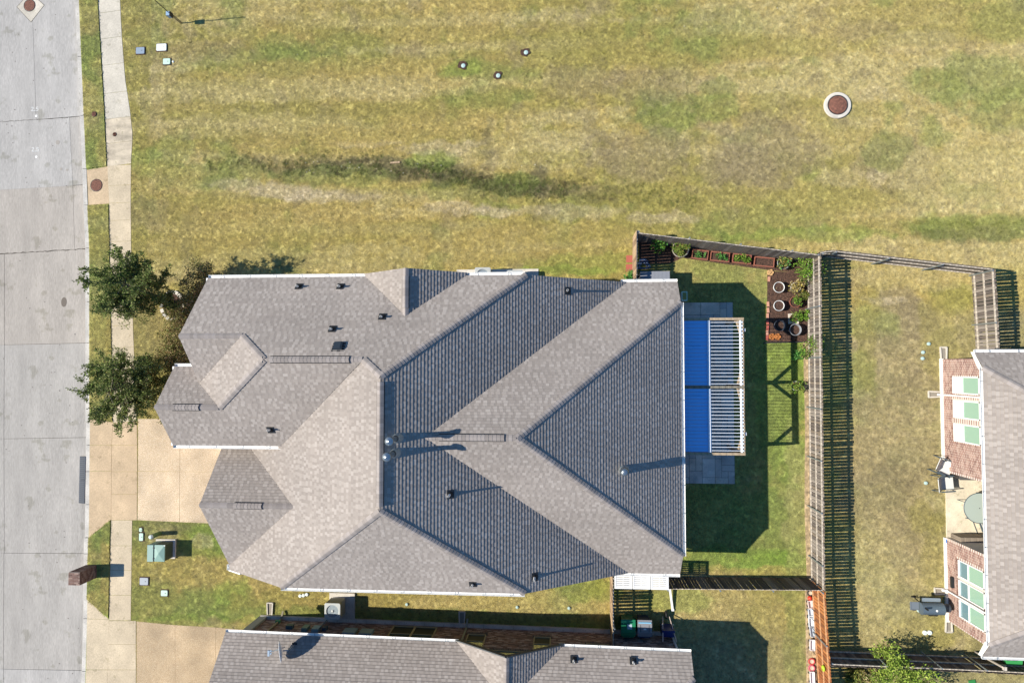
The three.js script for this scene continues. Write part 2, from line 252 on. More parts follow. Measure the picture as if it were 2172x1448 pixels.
for (let j = 0; j < GZ; j++) for (let i = 0; i < GX; i++) LG.set(lawnColorAt(LX0 + (i + 0.5) / GX * LW, LZ0 + (j + 0.5) / GZ * LH), (j * GX + i) * 3);
function lawnColor(x, z) { const fx = clamp((x - LX0) / LW * GX - 0.5, 0, GX - 1.01), fz = clamp((z - LZ0) / LH * GZ - 0.5, 0, GZ - 1.01), i = Math.floor(fx), j = Math.floor(fz), u = fx - i, v = fz - j, k = (j * GX + i) * 3, r = []; for (let c = 0; c < 3; c++) r.push((LG[k + c] * (1 - u) + LG[k + 3 + c] * u) * (1 - v) + (LG[k + GX * 3 + c] * (1 - u) + LG[k + GX * 3 + 3 + c] * u) * v); return r; }
const toSRGB = (v) => 255 * (v <= 0.0031308 ? 12.92 * v : 1.055 * Math.pow(v, 1 / 2.4) - 0.055);
const lawnMap = texture(2048, 1448, (u, v) => {
  const x = LX0 + u * LW, z = LZ0 + v * LH, c = lawnColor(x, z);
  const g = 0.42 + 1.12 * fbm(x * 5.5, z * 5.5, 3, 61) + 0.34 * (hash2(u * 2048 | 0, v * 1448 | 0, 67) - 0.5), dark = smooth(0.62, 0.76, fbm(x * 11, z * 11, 2, 71)) * 0.4;
  return c.map((k) => toSRGB(clamp(k * g * (1 - dark))));
});
lawnMap.repeat.set(1, 1);
const lawnBump = bumpTex(null, 12, 12, 75); lawnBump.repeat.set(LW / 2.3, LH / 2.3);
M.lawn = new THREE.MeshStandardMaterial({ map: lawnMap, roughness: 1, bumpMap: lawnBump, bumpScale: 0.05 });
function lawnGeo(g) { const b = g.build(), p = b.attributes.position, uv = b.attributes.uv; for (let i = 0; i < p.count; i++) uv.setXY(i, (p.getX(i) - LX0) / LW, (p.getZ(i) - LZ0) / LH); return b; }

structure('ground', new Geo().flat([[-420, -420], [420, -420], [420, 420], [-420, 420]], -0.34), mat('#8d7f52', 1));
const KERB = [[166, -60], [168, 0], [172, 100], [178, 240], [183, 350], [186, 440], [190, 530], [190, 700], [190, 900], [189, 1000], [188, 1100], [185, 1240], [184, 1310], [180, 1448], [178, 1520]];
const along = (line, y) => { for (let i = 1; i < line.length; i++) if (y <= line[i][1] || i === line.length - 1) { const [a, b] = [line[i - 1], line[i]]; return a[0] + (b[0] - a[0]) * (y - a[1]) / (b[1] - a[1]); } };
const kerbX = (y) => along(KERB, y);
structure('lawn', lawnGeo(new Geo().slab([...path(KERB), [28, 21], [28, -23]], 0, 0.34)), M.lawn);

// -- the concrete street: cast panels with joints between them
const road = new THREE.Group(); road.name = 'road'; road.userData.kind = 'structure'; scene.add(road);
const inset = (pts, d) => { const c = pts.reduce((s, p) => [s[0] + p[0] / pts.length, s[1] + p[1] / pts.length], [0, 0]); return pts.map((p) => { const l = Math.hypot(p[0] - c[0], p[1] - c[1]); return [p[0] - (p[0] - c[0]) * d / l, p[1] - (p[1] - c[1]) * d / l]; }); };
const ROADY = -0.13;
part('road_bed', new Geo().flat(path([[-900, -200], [175, -200], [190, 700], [178, 1700], [-900, 1700]]), ROADY - 0.03), M.joint, road);
{
  const rows = [[-90, -96], [257, 244], [401, 390], [538, 526], [731, 727], [931, 928], [1174, 1175], [1421, 1424], [1640, 1640]];
  const splits = [[60, 72], [143, 150], [150, 154], [4, 4], [4, 3], [3, 4], [3, 2], [2, 2]], mats = [M.road, M.road, M.roadWarm, M.roadWarm, M.roadCool, M.roadCool, M.roadCool, M.road];
  const yAt = (r, x) => r[0] + (r[1] - r[0]) * x / 185;
  rows.slice(0, -1).forEach((r, i) => {
    const n = rows[i + 1], k = (y) => kerbX(y) - 9, s = splits[i], l = -700;
    const p = (row, x) => [x, yAt(row, x)];
    const cut = i === 0 ? null : null;
    part('concrete_panel', new Geo().slab(inset(path([p(r, l), p(r, s[0]), p(n, s[1]), p(n, l)]), 0.012), ROADY, 0.03), mats[i], road);
    const mids = [0.25, 0.5, 0.75].map((t) => { const y = yAt(r, 180) + (yAt(n, 180) - yAt(r, 180)) * t; return [k(y), y]; });
    part('concrete_panel', new Geo().slab(inset(path([p(r, s[0]), [k(r[1]), r[1]], ...mids, [k(n[1]), n[1]], p(n, s[1])]), 0.012), ROADY, 0.03), i === 1 ? M.roadCool : mats[i], road);
  });
  // manhole in a diamond of newer concrete
  const d = inset(path([[30, 12], [59, -20], [90, 8], [61, 45]]), 0.0);
  part('joint_frame', new Geo().slab(d, ROADY + 0.002, 0.03), M.joint, road);
  part('concrete_collar', new Geo().slab(inset(d, 0.035), ROADY + 0.006, 0.03), M.walk, road);
  // faint surveyor's numbers and paint dots
  const cv = document.createElement('canvas'); cv.width = 256; cv.height = 160; const x = cv.getContext('2d'); x.clearRect(0, 0, 256, 160); x.fillStyle = 'rgba(236,236,232,0.5)'; x.font = 'bold 130px sans-serif'; x.textAlign = 'center'; x.fillText('2.5', 128, 128);
  const tx = new THREE.CanvasTexture(cv); tx.colorSpace = THREE.SRGBColorSpace;
  const pm = new THREE.MeshStandardMaterial({ map: tx, transparent: true, roughness: 0.9 });
  for (const [px, py, dot] of [[69, 229, 244], [70, 315, 331]]) {
    const g = new THREE.PlaneGeometry(0.66, 0.4); g.rotateX(-Math.PI / 2); const m = part('painted_number', g, pm, road); m.position.copy(AV(px, py, 0, ROADY + 0.004));
    const c = new THREE.CircleGeometry(0.06, 16); c.rotateX(-Math.PI / 2); part('paint_dot', c, M.white, road).position.copy(AV(72, dot, 0, ROADY + 0.004));
  }
  for (const [px, py, a, b, t] of [[131, 640, .16, .26, 0], [118, 300, .12, .12, 1], [125, 357, .07, .08, 1], [138, 359, .08, .06, 1]]) { const c = new THREE.CircleGeometry(1, 20); c.rotateX(-Math.PI / 2); c.scale(a, 1, b); part('stain', c, mat(t ? '#9a938a' : '#6f665c', 1), road).position.copy(AV(px, py, 0, ROADY + 0.004)); }
  seed(77); const gum = new Geo(); for (let i = 0; i < 60; i++) { const p = at(rr(0, 165), rr(0, 1448)); gum.flat([0, 1, 2, 3, 4, 5].map((k) => { const r = rr(0.02, 0.045); return [p[0] + r * Math.cos(k * 1.047), p[1] + r * Math.sin(k * 1.047)]; }), ROADY + 0.004); }
  const gm = part('gum_spots', gum, mat('#77706a', 1), road); gm.userData.kind = 'stuff';
}
{ // tar sealed crack across the street and a few hairline ones
  seed(88); const crack = (A, B, w, n, y) => { const g = new Geo(); let last = null; for (let i = 0; i <= n; i++) { const t = i / n, p = at(A[0] + (B[0] - A[0]) * t + rr(-.5, .5), A[1] + (B[1] - A[1]) * t + rr(-.9, .9)), q = w * rr(0.35, 1.3), a = V(p[0], p[1] - q, y), b = V(p[0], p[1] + q, y); if (last) g.quad(last[0], last[1], b, a); last = [a, b]; } return g; };
  part('sealed_crack', crack([-60, 541], [188, 526], 0.022, 46, ROADY + 0.004), M.joint, road); part('sealed_crack', crack([-60, 259], [140, 248], 0.009, 40, ROADY + 0.004), M.joint, road); part('hairline_crack', crack([66, 480], [69, 526], 0.006, 14, ROADY + 0.004), mat('#85807a', 1), road);
}
{ // kerb in lengths
  const kerb = new THREE.Group(); kerb.name = 'kerb'; kerb.userData.kind = 'structure'; scene.add(kerb);
  const cuts = [-60, 0, 120, 245, 358, 435, 526, 640, 727, 830, 895, 944, 1000, 1070, 1140, 1174, 1272, 1312, 1424, 1520];
  for (let i = 1; i < cuts.length; i++) {
    const a = cuts[i - 1] + 0.5, b = cuts[i] - 0.5, low = a > 890 && b < 1141 || a > 1272;
    const ys = [a, (a + b) / 2, b];
    part('kerb_stone', new Geo().slab(path([...ys.map((y) => [kerbX(y) - 9.3, y]), ...ys.reverse().map((y) => [kerbX(y) - 0.3, y])]), low ? -0.03 : 0.02, 0.3), M.kerb, kerb);
  }
}
// -- pavement, drive aprons and drives
const WALKL = [[206, -60], [208, 0], [214, 100], [222, 235], [227, 350], [231, 433], [233, 560], [236, 700], [239, 895], [236, 944], [235, 1102], [231, 1315], [229, 1366], [226, 1520]];
const WALKR = [[253, -60], [254, 0], [258, 80], [265, 170], [275, 235], [281, 290], [277.5, 346], [277, 433], [278, 540], [282, 700], [290, 895], [291, 1000], [290, 1103]];
const WALKR2 = [[280, 1103], [277, 1316]], WALKR3 = [[288, 1316], [288, 1520]];
const EXCLUDE = [];                                                   // no grass here
const pavement = new THREE.Group(); pavement.name = 'pavement'; pavement.userData.kind = 'structure'; scene.add(pavement);
function walkSlab(y0, y1, r, m, tilt = 3) {
  const q = [[along(WALKL, y0), y0 + tilt], [along(r, y0), y0 - tilt], ...[0.33, 0.66].map((t) => { const y = y0 + (y1 - y0) * t; return [along(r, y), y - tilt]; }), [along(r, y1), y1 - tilt], [along(WALKL, y1), y1 + tilt], ...[0.66, 0.33].map((t) => { const y = y0 + (y1 - y0) * t; return [along(WALKL, y), y + tilt]; })];
  part('paving_slab', new Geo().slab(inset(path(q), 0.009), 0.014 + 0.003 * rnd(), 0.12), m, pavement); EXCLUDE.push(path(q));
}
seed(5);
{ const j = [-60, 25, 80, 136, 196, 250, 302]; for (let i = 1; i < j.length; i++) walkSlab(j[i - 1], j[i], WALKR, i === 6 ? M.walkStain : M.walk); walkSlab(302, 350, WALKR, M.walkStain); }
{ const j = [350, 393, 430, 467, 512, 556, 600, 645, 690, 737, 783, 838, 895]; for (let i = 1; i < j.length; i++) walkSlab(j[i - 1], j[i], WALKR, M.walkPale, 1); }
{ const j = [895, 944, 1000, 1048, 1103]; for (let i = 1; i < j.length; i++) walkSlab(j[i - 1], j[i], WALKR, M.apron, 0); }
{ const j = [1103, 1157, 1209, 1262, 1315.5]; for (let i = 1; i < j.length; i++) walkSlab(j[i - 1], j[i], WALKR2, M.walkPale, 0); }
{ const j = [1316, 1366, 1420, 1520]; for (let i = 1; i < j.length; i++) walkSlab(j[i - 1], j[i], WALKR3, M.walkPale, 0); }
function slabOf(group, name, q, m, y = 0.012) { part(name, new Geo().slab(inset(path(q), 0.009), y, 0.14), m, group); EXCLUDE.push(path(q)); }
const aprons = new THREE.Group(); aprons.name = 'drive_apron'; aprons.userData.kind = 'structure'; scene.add(aprons);
for (const [q, m] of [
  [[[190, 886], [239, 895], [236, 944], [189.5, 944]], M.apron], [[[189.5, 944], [236, 944], [235.5, 999], [189, 999]], M.apron], [[[189, 999], [235.5, 999], [235, 1102], [188, 1140]], M.apron],
  [[[183.5, 360], [228, 353], [231, 432], [187, 435]], M.apron],
  [[[185, 1272], [231, 1313], [184, 1312]], M.walkPale], [[[184, 1312], [231, 1313], [228, 1420], [182, 1420]], M.walkPale], [[[182, 1420], [228, 1420], [226, 1520], [178, 1520]], M.walkPale]]) slabOf(aprons, 'apron_slab', q, m);
const drive = new THREE.Group(); drive.name = 'driveway'; drive.userData.kind = 'structure'; scene.add(drive);
for (const q of [[[292, 888], [381, 888], [381, 1000], [292, 999]], [[381, 888], [640, 888], [640, 1003], [381, 1000]], [[292, 999], [381, 1000], [380, 1107], [291, 1103]], [[381, 1000], [640, 1003], [640, 1118], [380, 1107]]]) slabOf(drive, 'driveway_slab', q, M.aggregate);
for (const q of [[[289, 1317], [371, 1325], [371, 1520], [289, 1520]], [[371, 1325], [457, 1330], [457, 1520], [371, 1520]], [[457, 1330], [640, 1345], [640, 1520], [457, 1520]]]) slabOf(drive, 'driveway_slab', q, M.aggregateDull);
// -- verges between kerb and pavement stand a little proud
const VERGES = [
  [...[-60, 0, 100, 240, 350, 357].map((y) => [kerbX(y), y]), ...[352, 300, 235, 100, 0, -60].map((y) => [along(WALKL, y) - 1.4, y])],
  [...[436, 530, 700, 885].map((y) => [kerbX(y), y]), ...[893, 700, 560, 434].map((y) => [along(WALKL, y) - 1.4, y])],
  [[188, 1141], ...[1200, 1240, 1270].map((y) => [kerbX(y), y]), [229.5, 1310], [233, 1104]]];
for (const v of VERGES) structure('verge', lawnGeo(new Geo().slab(path(v), 0.06, 0.2)), M.lawn);

// -- beds, patios and bare strips
const BEDS = [
  [[[1352, 497], [1450, 512], [1735, 560], [1735, 580], [1640, 574], [1545, 561], [1447, 547], [1420, 560], [1358, 560]], 'mulch_bed', M.soil],
  [[[1628, 575], [1735, 578], [1731, 726], [1627, 727]], 'mulch_bed', M.soil],
  [[[1704, 727], [1738, 727], [1738, 1240], [1712, 1240], [1707, 1080], [1708, 900]], 'bare_strip', M.dirt],
  [[[1708, 1252], [1740, 1252], [1748, 1500], [1712, 1500]], 'bare_strip', M.dirt],
  [[[372, 690], [420, 600], [560, 590], [600, 800], [520, 880], [372, 800], [352, 740]], 'mulch_bed', M.soil],
  [[[345, 628], [366, 622], [384, 630], [388, 652], [378, 672], [360, 674], [347, 660]], 'mulch_bed', M.soil]];
BEDS.forEach(([q, n, m], i) => { structure(n, new Geo().slab(path(q), 0.008 + 0.004 * i, 0.05), m); EXCLUDE.push(path(q)); });
const patio = new THREE.Group(); patio.name = 'patio'; patio.userData.kind = 'structure'; scene.add(patio);
{
  const [x1, z0] = at(1554, 641), [, z1] = at(1558, 1026), x0 = 4.3;
  part('grout_bed', new Geo().slab([[x0, z0], [x1, z0], [x1, z1], [x0, z1]], 0.045, 0.12), M.joint, patio); EXCLUDE.push([[x0, z0], [x1, z0], [x1, z1], [x0, z1]]);
  seed(31); const c = 0.305, nx = Math.floor((x1 - x0) / c), nz = Math.floor((z1 - z0) / c), sx = (x1 - x0) / nx, sz = (z1 - z0) / nz, used = [...Array(nx)].map(() => Array(nz).fill(false));
  const tones = ['#ffffff', '#e9e6e6', '#f4f0ea', '#dfe0e2'].map((t) => { const m = M.stamped.clone(); m.color.set(t); return m; });
  for (let j = 0; j < nz; j++) for (let i = 0; i < nx; i++) {
    if (used[i][j]) continue; let [w, h] = pick([[1, 1], [2, 1], [1, 2], [2, 2], [3, 2], [2, 3], [2, 2]]);
    while (w > 1 && (i + w > nx || used.slice(i, i + w).some((r) => r[j]))) w--; h = Math.min(h, nz - j);
    for (let a = i; a < i + w; a++) for (let b = j; b < j + h; b++) used[a][b] = true;
    part('stamped_slab', new Geo().slab([[x0 + i * sx + .008, z0 + j * sz + .008], [x0 + (i + w) * sx - .008, z0 + j * sz + .008], [x0 + (i + w) * sx - .008, z0 + (j + h) * sz - .008], [x0 + i * sx + .008, z0 + (j + h) * sz - .008]], 0.056 + 0.003 * rnd(), 0.03), pick(tones), patio);
  }
}
{
  const a = at(2005, 985), b = at(2008, 1168);
  structure('rear_patio', new Geo().slab([[a[0], a[1]], [24, a[1]], [24, b[1]], [b[0], b[1]]], 0.07, 0.2), M.patio); EXCLUDE.push([[a[0], a[1]], [24, a[1]], [24, b[1]], [b[0], b[1]]]);
}
// ---------------------------------------------------------------- houses: roofs of laminated shingles
const DIRS = { N: [0, -1], S: [0, 1], E: [1, 0], W: [-1, 0] };
const TONES = [[0.327, 0.286, 0.251], [0.307, 0.267, 0.234], [0.344, 0.302, 0.266], [0.286, 0.248, 0.217], [0.317, 0.277, 0.243], [0.36, 0.318, 0.281]];
function clipRect(poly, u0, u1, d0, d1) {
  let p = poly;
  for (const [k, lim, s] of [[0, u0, 1], [0, u1, -1], [1, d0, 1], [1, d1, -1]]) {
    const q = [];
    for (let i = 0; i < p.length; i++) {
      const a = p[i], b = p[(i + 1) % p.length], fa = (a[k] - lim) * s, fb = (b[k] - lim) * s;
      if (fa >= 0) q.push(a);
      if ((fa > 0 && fb < 0) || (fa < 0 && fb > 0)) { const t = fa / (fa - fb), n = [a[0] + (b[0] - a[0]) * t, a[1] + (b[1] - a[1]) * t]; n[k] = lim; q.push(n); }
    }
    p = q; if (p.length < 3) return [];
  }
  return p;
}
// facet: plan polygon, downhill direction, height function of plan position
function shingleFacet(g, pts, dir, z, keep = null) {
  const [dx, dz] = DIRS[dir], pitch = Math.abs(z(dx, dz) - z(0, 0)), run = 0.143 / Math.hypot(1, pitch), up = Math.hypot(1, pitch);
  const P = pts.map(([x, y]) => [x * -dz + y * dx, x * dx + y * dz]);          // (u, d)
  const XY = (u, d) => [u * -dz + d * dx, u * dx + d * dz];
  const us = P.map((p) => p[0]), ds = P.map((p) => p[1]), u0 = Math.min(...us), u1 = Math.max(...us), dTop = Math.min(...ds), dLow = Math.max(...ds);
  const put = (u, d, lift) => { const [x, y] = XY(u, d); return V(x, y, z(x, y) + lift * up); };
  for (let d = dLow; d > dTop; d -= run) {
    const lo = d, hi = d - run, slice = clipRect(P, u0 - 1, u1 + 1, hi, lo); if (slice.length < 3) continue;
    const a = Math.min(...slice.map((p) => p[0])), b = Math.max(...slice.map((p) => p[0])); let u = a - rr(0, 0.2), tooth = rnd() < 0.5;
    const rowTone = rr(0.96, 1.04);
    while (u < b) {
      const w = tooth ? rr(0.1, 0.21) : rr(0.06, 0.16), v = u + w;
      const c = clipRect(P, u, v, hi, lo);
      if (c.length >= 3) {
        const [mx, my] = XY(u, lo); 
        if (!keep || keep(mx, my)) {
          const h = (tooth ? 0.0235 : 0.02) + rr(-0.0005, 0.0005), t = tooth ? pick(TONES) : TONES[rnd() < 0.6 ? 3 : 1], k = rowTone * rr(0.96, 1.04) * (tooth ? 1 : 0.93) * (0.92 + 0.16 * vnoise(mx * 0.6, my * 0.6, 7));
          g.color([t[0] * k, t[1] * k, t[2] * k]);
          const L = (q) => 0.0022 + (h - 0.0022) * (q[1] - hi) / run, T = c.map((q) => put(q[0], q[1], L(q)));
          for (let i = 1; i + 1 < T.length; i++) g.tri(T[0], T[i], T[i + 1]);
          for (let i = 0; i < c.length; i++) {
            const q = c[i], r = c[(i + 1) % c.length];
            if (Math.abs(q[1] - lo) < 1e-6 && Math.abs(r[1] - lo) < 1e-6) g.quad(T[i], put(q[0], lo, -0.003), put(r[0], lo, -0.003), T[(i + 1) % c.length]);
            else if (tooth && Math.abs(q[0] - r[0]) < 1e-6) g.quad(T[i], put(q[0], q[1], 0), put(r[0], r[1], 0), T[(i + 1) % c.length]);
          }
        }
      }
      u = v; tooth = !tooth;
    }
  }
}
function roof(house, facets, keep) {
  const deck = new Geo(), sh = new Geo();
  for (const [pts, dir, z, plain] of facets) { deck.slab(pts, (x, y) => z(x, y) - 0.012, 0.17); if (!plain) shingleFacet(sh, pts, dir, z, keep); }
  const r = part('roof', deck, M.deck, house); const s = part('shingles', sh, M.shingle, r); s.userData.kind = 'stuff'; return r;
}
// bent cap shingles laid along a hip or ridge; raised ones sit on a vent strip
function caps(r, name, A, B, n1, n2, lift = 0.03, step = 0.15, wide = 0.15) {
  const a = V(...A), b = V(...B), d = b.clone().sub(a), len = d.length(), n = Math.max(2, Math.round(len / step)), dir = d.clone().normalize();
  const legs = [n1, n2].map((nn) => { const s = new THREE.Vector3().crossVectors(dir, nn).normalize(); if (s.y > 0) s.negate(); return s; });
  const up = n1.clone().add(n2).normalize(), L = len / n + 0.012, g = new Geo();
  const ring = (t, h) => [legs[0].clone().multiplyScalar(wide), legs[0].clone().multiplyScalar(0.05), up.clone().multiplyScalar(0.0), legs[1].clone().multiplyScalar(0.05), legs[1].clone().multiplyScalar(wide)].map((v, i) => v.addScaledVector(dir, t).addScaledVector(up, h - (i === 2 ? 0.008 : 0)));
  const t0 = ring(0, 0.022), t1 = ring(L, 0.012), b0 = ring(0, 0.002);
  for (let i = 0; i < 4; i++) { g.quad(t0[i], t1[i], t1[i + 1], t0[i + 1]); g.quad(t0[i + 1], b0[i + 1], b0[i], t0[i]); }
  for (const i of [0, 4]) g.quad(t0[i], b0[i], ring(L, 0.0)[i], t1[i]);
  const geo = g.build();
  for (let i = 0; i < n; i++) { const m = part(name, geo, pick(M.cap), r); m.position.copy(a).addScaledVector(dir, i * len / n).addScaledVector(up, lift + rr(0, 0.003)); }
}
const normalOf = (z) => new THREE.Vector3(-(z(1, 0) - z(0, 0)), 1, -(z(0, 1) - z(0, 0))).normalize();
function ridgeVent(r, A, B, zl, zr) {                                  // vent strip under raised caps
  const a = V(...A), b = V(...B), dir = b.clone().sub(a).normalize(), n1 = normalOf(zl), n2 = normalOf(zr), g = new Geo();
  for (const n of [n1, n2]) { const s = new THREE.Vector3().crossVectors(dir, n).normalize(); if (s.y > 0) s.negate(); const q = (p, t, h) => p.clone().addScaledVector(s, t).addScaledVector(n, h); g.quad(q(a, 0.145, 0), q(b, 0.145, 0), q(b, 0.145, 0.055), q(a, 0.145, 0.055)); g.quad(q(a, 0, 0.055), q(b, 0, 0.055), q(b, 0.145, 0.055), q(a, 0.145, 0.055)); g.quad(q(a, 0, 0), q(a, 0.145, 0), q(a, 0.145, 0.055), q(a, 0, 0.055)); g.quad(q(b, 0, 0), q(b, 0.145, 0), q(b, 0.145, 0.055), q(b, 0, 0.055)); }
  part('ridge_vent', g, M.black, r); caps(r, 'ridge_cap', A, B, n1, n2, 0.082, 0.15, 0.155);
}
// open white gutter with straps; runs from A to B at height h, outward side o
function gutter(house, A, B, h, o) {
  const a = V(...A, h), b = V(...B, h), dir = b.clone().sub(a).normalize(), out = new THREE.Vector3(...o), g = new Geo();
  const q = (p, t, y) => p.clone().addScaledVector(out, t).add(new THREE.Vector3(0, y, 0)), prof = [[-0.01, 0.0], [-0.01, -0.1], [0.09, -0.1], [0.125, -0.02], [0.125, 0.0], [0.113, 0.0], [0.113, -0.02], [0.082, -0.088], [0.002, -0.088], [0.002, 0]];
  for (let i = 0; i < prof.length; i++) { const [s, t] = [prof[i], prof[(i + 1) % prof.length]]; g.quad(q(a, ...s), q(b, ...s), q(b, ...t), q(a, ...t)); }
  for (const p of [a, b]) g.quad(q(p, -0.01, 0), q(p, -0.01, -0.1), q(p, 0.09, -0.1), q(p, 0.125, 0));
  const m = part('gutter', g, M.white, house), len = a.distanceTo(b), n = Math.max(1, Math.round(len / 1.2)), sg = new Geo().bar(q(new THREE.Vector3(), -0.02, 0.004), q(new THREE.Vector3(), 0.12, 0.004), 0.025, 0.01).build();
  for (let i = 0; i < n; i++) part('gutter_strap', sg, M.galv, m).position.copy(a).addScaledVector(dir, (i + 0.5) * len / n);
  return m;
}
function downspout(house, list, mt = M.white) { const g = new Geo(); for (let i = 1; i < list.length; i++) g.bar(list[i - 1], list[i], 0.085, 0.065); return part('downspout', g, mt, house); }

// brickwork: mortar body with bricks standing proud, laid on a wall in the plane z = z0 (facing dir) in local wall coordinates (u along, v up)
const BRICKS = { red: [[0.33, 0.2, 0.16], [0.27, 0.155, 0.125], [0.4, 0.27, 0.22], [0.24, 0.135, 0.11], [0.36, 0.235, 0.19]], dark: [[0.25, 0.16, 0.13], [0.18, 0.12, 0.1], [0.31, 0.21, 0.17], [0.42, 0.34, 0.29], [0.14, 0.1, 0.09]], brown: [[0.15, 0.08, 0.06], [0.19, 0.11, 0.085], [0.12, 0.065, 0.05], [0.24, 0.16, 0.125]] };
M.brick = new THREE.MeshStandardMaterial({ vertexColors: true, roughness: 0.9 });
M.mortarPale = mat('#cfc6bb', 0.95); M.mortarDark = mat('#8b8179', 0.95);
function brickField(g, pal, W, H, place, skip, opt = {}) {
  const bl = opt.bl ?? 0.203, bh = opt.bh ?? 0.067, j = opt.j ?? 0.011, pr = opt.proud ?? 0.008;
  for (let r = 0; r * (bh + j) < H - bh * 0.6; r++) for (let i = -1; ; i++) {
    let u0 = i * (bl + j) + (r % 2 ? bl / 2 : 0), u1 = Math.min(W, u0 + bl); if (u0 >= W - 0.03) break; u0 = Math.max(0, u0); if (u1 - u0 < 0.04) continue;
    const v0 = r * (bh + j) + j / 2, v1 = Math.min(H, v0 + bh); if (skip && skip((u0 + u1) / 2, (v0 + v1) / 2, u0, u1)) continue;
    const t = pick(pal), k = rr(0.85, 1.15); g.color([t[0] * k, t[1] * k, t[2] * k]); const d = pr + rr(-0.0015, 0.0015);
    const A = place(u0, v0, d), B = place(u1, v0, d), C = place(u1, v1, d), D = place(u0, v1, d), a = place(u0, v0, 0), b = place(u1, v0, 0), c = place(u1, v1, 0), e = place(u0, v1, 0);
    g.quad(A, B, C, D).quad(D, C, c, e).quad(A, a, b, B).quad(A, D, e, a).quad(B, b, c, C);
  }
}
const brickTex = (() => { const pal = [[150, 96, 78], [128, 80, 66], [166, 116, 96]]; return texture(256, 256, (u, v) => { const r = v * 16 | 0, x = u * 6 + (r % 2) * 0.5, c = Math.floor(x); const f = x - c, h = v * 16 - r; if (f < 0.05 || h < 0.13) return [190, 180, 168]; const p = pal[hash2(c % 6, r, 3) * 3 | 0], k = 0.85 + 0.3 * hash2(c % 6, r, 9); return p.map((q) => q * k); }, [1.28, 1.25]); })();
M.brickWall = new THREE.MeshStandardMaterial({ map: brickTex, roughness: 0.92 });
// prism along x (profile in z,y) or along z (profile in x,y)
function prismX(g, prof, x0, x1) { const n = prof.length, f = new THREE.Vector3(); for (const x of [x0, x1]) { for (const t of THREE.ShapeUtils.triangulateShape(prof.map((p) => new THREE.Vector2(...p)), [])) { const [a, b, c] = t.map((i) => new THREE.Vector3(x, prof[i][1], prof[i][0])); g.tri(a, b, c); } } for (let i = 0; i < n; i++) { const a = prof[i], b = prof[(i + 1) % n]; g.quad(new THREE.Vector3(x0, a[1], a[0]), new THREE.Vector3(x1, a[1], a[0]), new THREE.Vector3(x1, b[1], b[0]), new THREE.Vector3(x0, b[1], b[0])); } return g; }
function prismZ(g, prof, z0, z1) { const n = prof.length; for (const z of [z0, z1]) for (const t of THREE.ShapeUtils.triangulateShape(prof.map((p) => new THREE.Vector2(...p)), [])) { const [a, b, c] = t.map((i) => new THREE.Vector3(prof[i][0], prof[i][1], z)); g.tri(a, b, c); } for (let i = 0; i < n; i++) { const a = prof[i], b = prof[(i + 1) % n]; g.quad(new THREE.Vector3(a[0], a[1], z0), new THREE.Vector3(a[0], a[1], z1), new THREE.Vector3(b[0], b[1], z1), new THREE.Vector3(b[0], b[1], z0)); } return g; }

// ---- the house in the middle of the picture
seed(101);
const house = thing('house', 'large brick house with many grey shingle hips and gables, beside the blue and white pergola', 'house');
const ZN = (x, y) => 9.82 - 0.833 * (0.33 - y), ZE = (x) => 9.82 - 0.667 * (x + 6.75), ZS = (x, y) => 9.82 - 0.865 * (y - 5.3), ZW = (x) => 9.82 + 0.667 * (x + 6.75);
const RN = (x, y) => 3.4 + 0.833 * (y + 3.85), RS = (x, y) => 3.4 + 0.833 * (9.21 - y), RE = (x) => 8.84 - 0.667 * (x + 1.76);
const FS = (x, y) => 9.31 - 0.817 * (y + 0.28), SL = (x) => 9.31 + 0.62 * (x + 11.45), G1S = (x, y) => 8.52 - 0.833 * (y + 1.23), G2N = (x, y) => 7.73 - 0.833 * (1.65 - y);
const GN = (x, y) => 6.85 - 0.833 * (5.79 - y), GS = (x, y) => 6.85 - 0.833 * (y - 5.79), DW = (x) => 7.85 + 0.72 * (x + 6.3), DE = (x) => 7.85 - 0.667 * (x + 6.3);
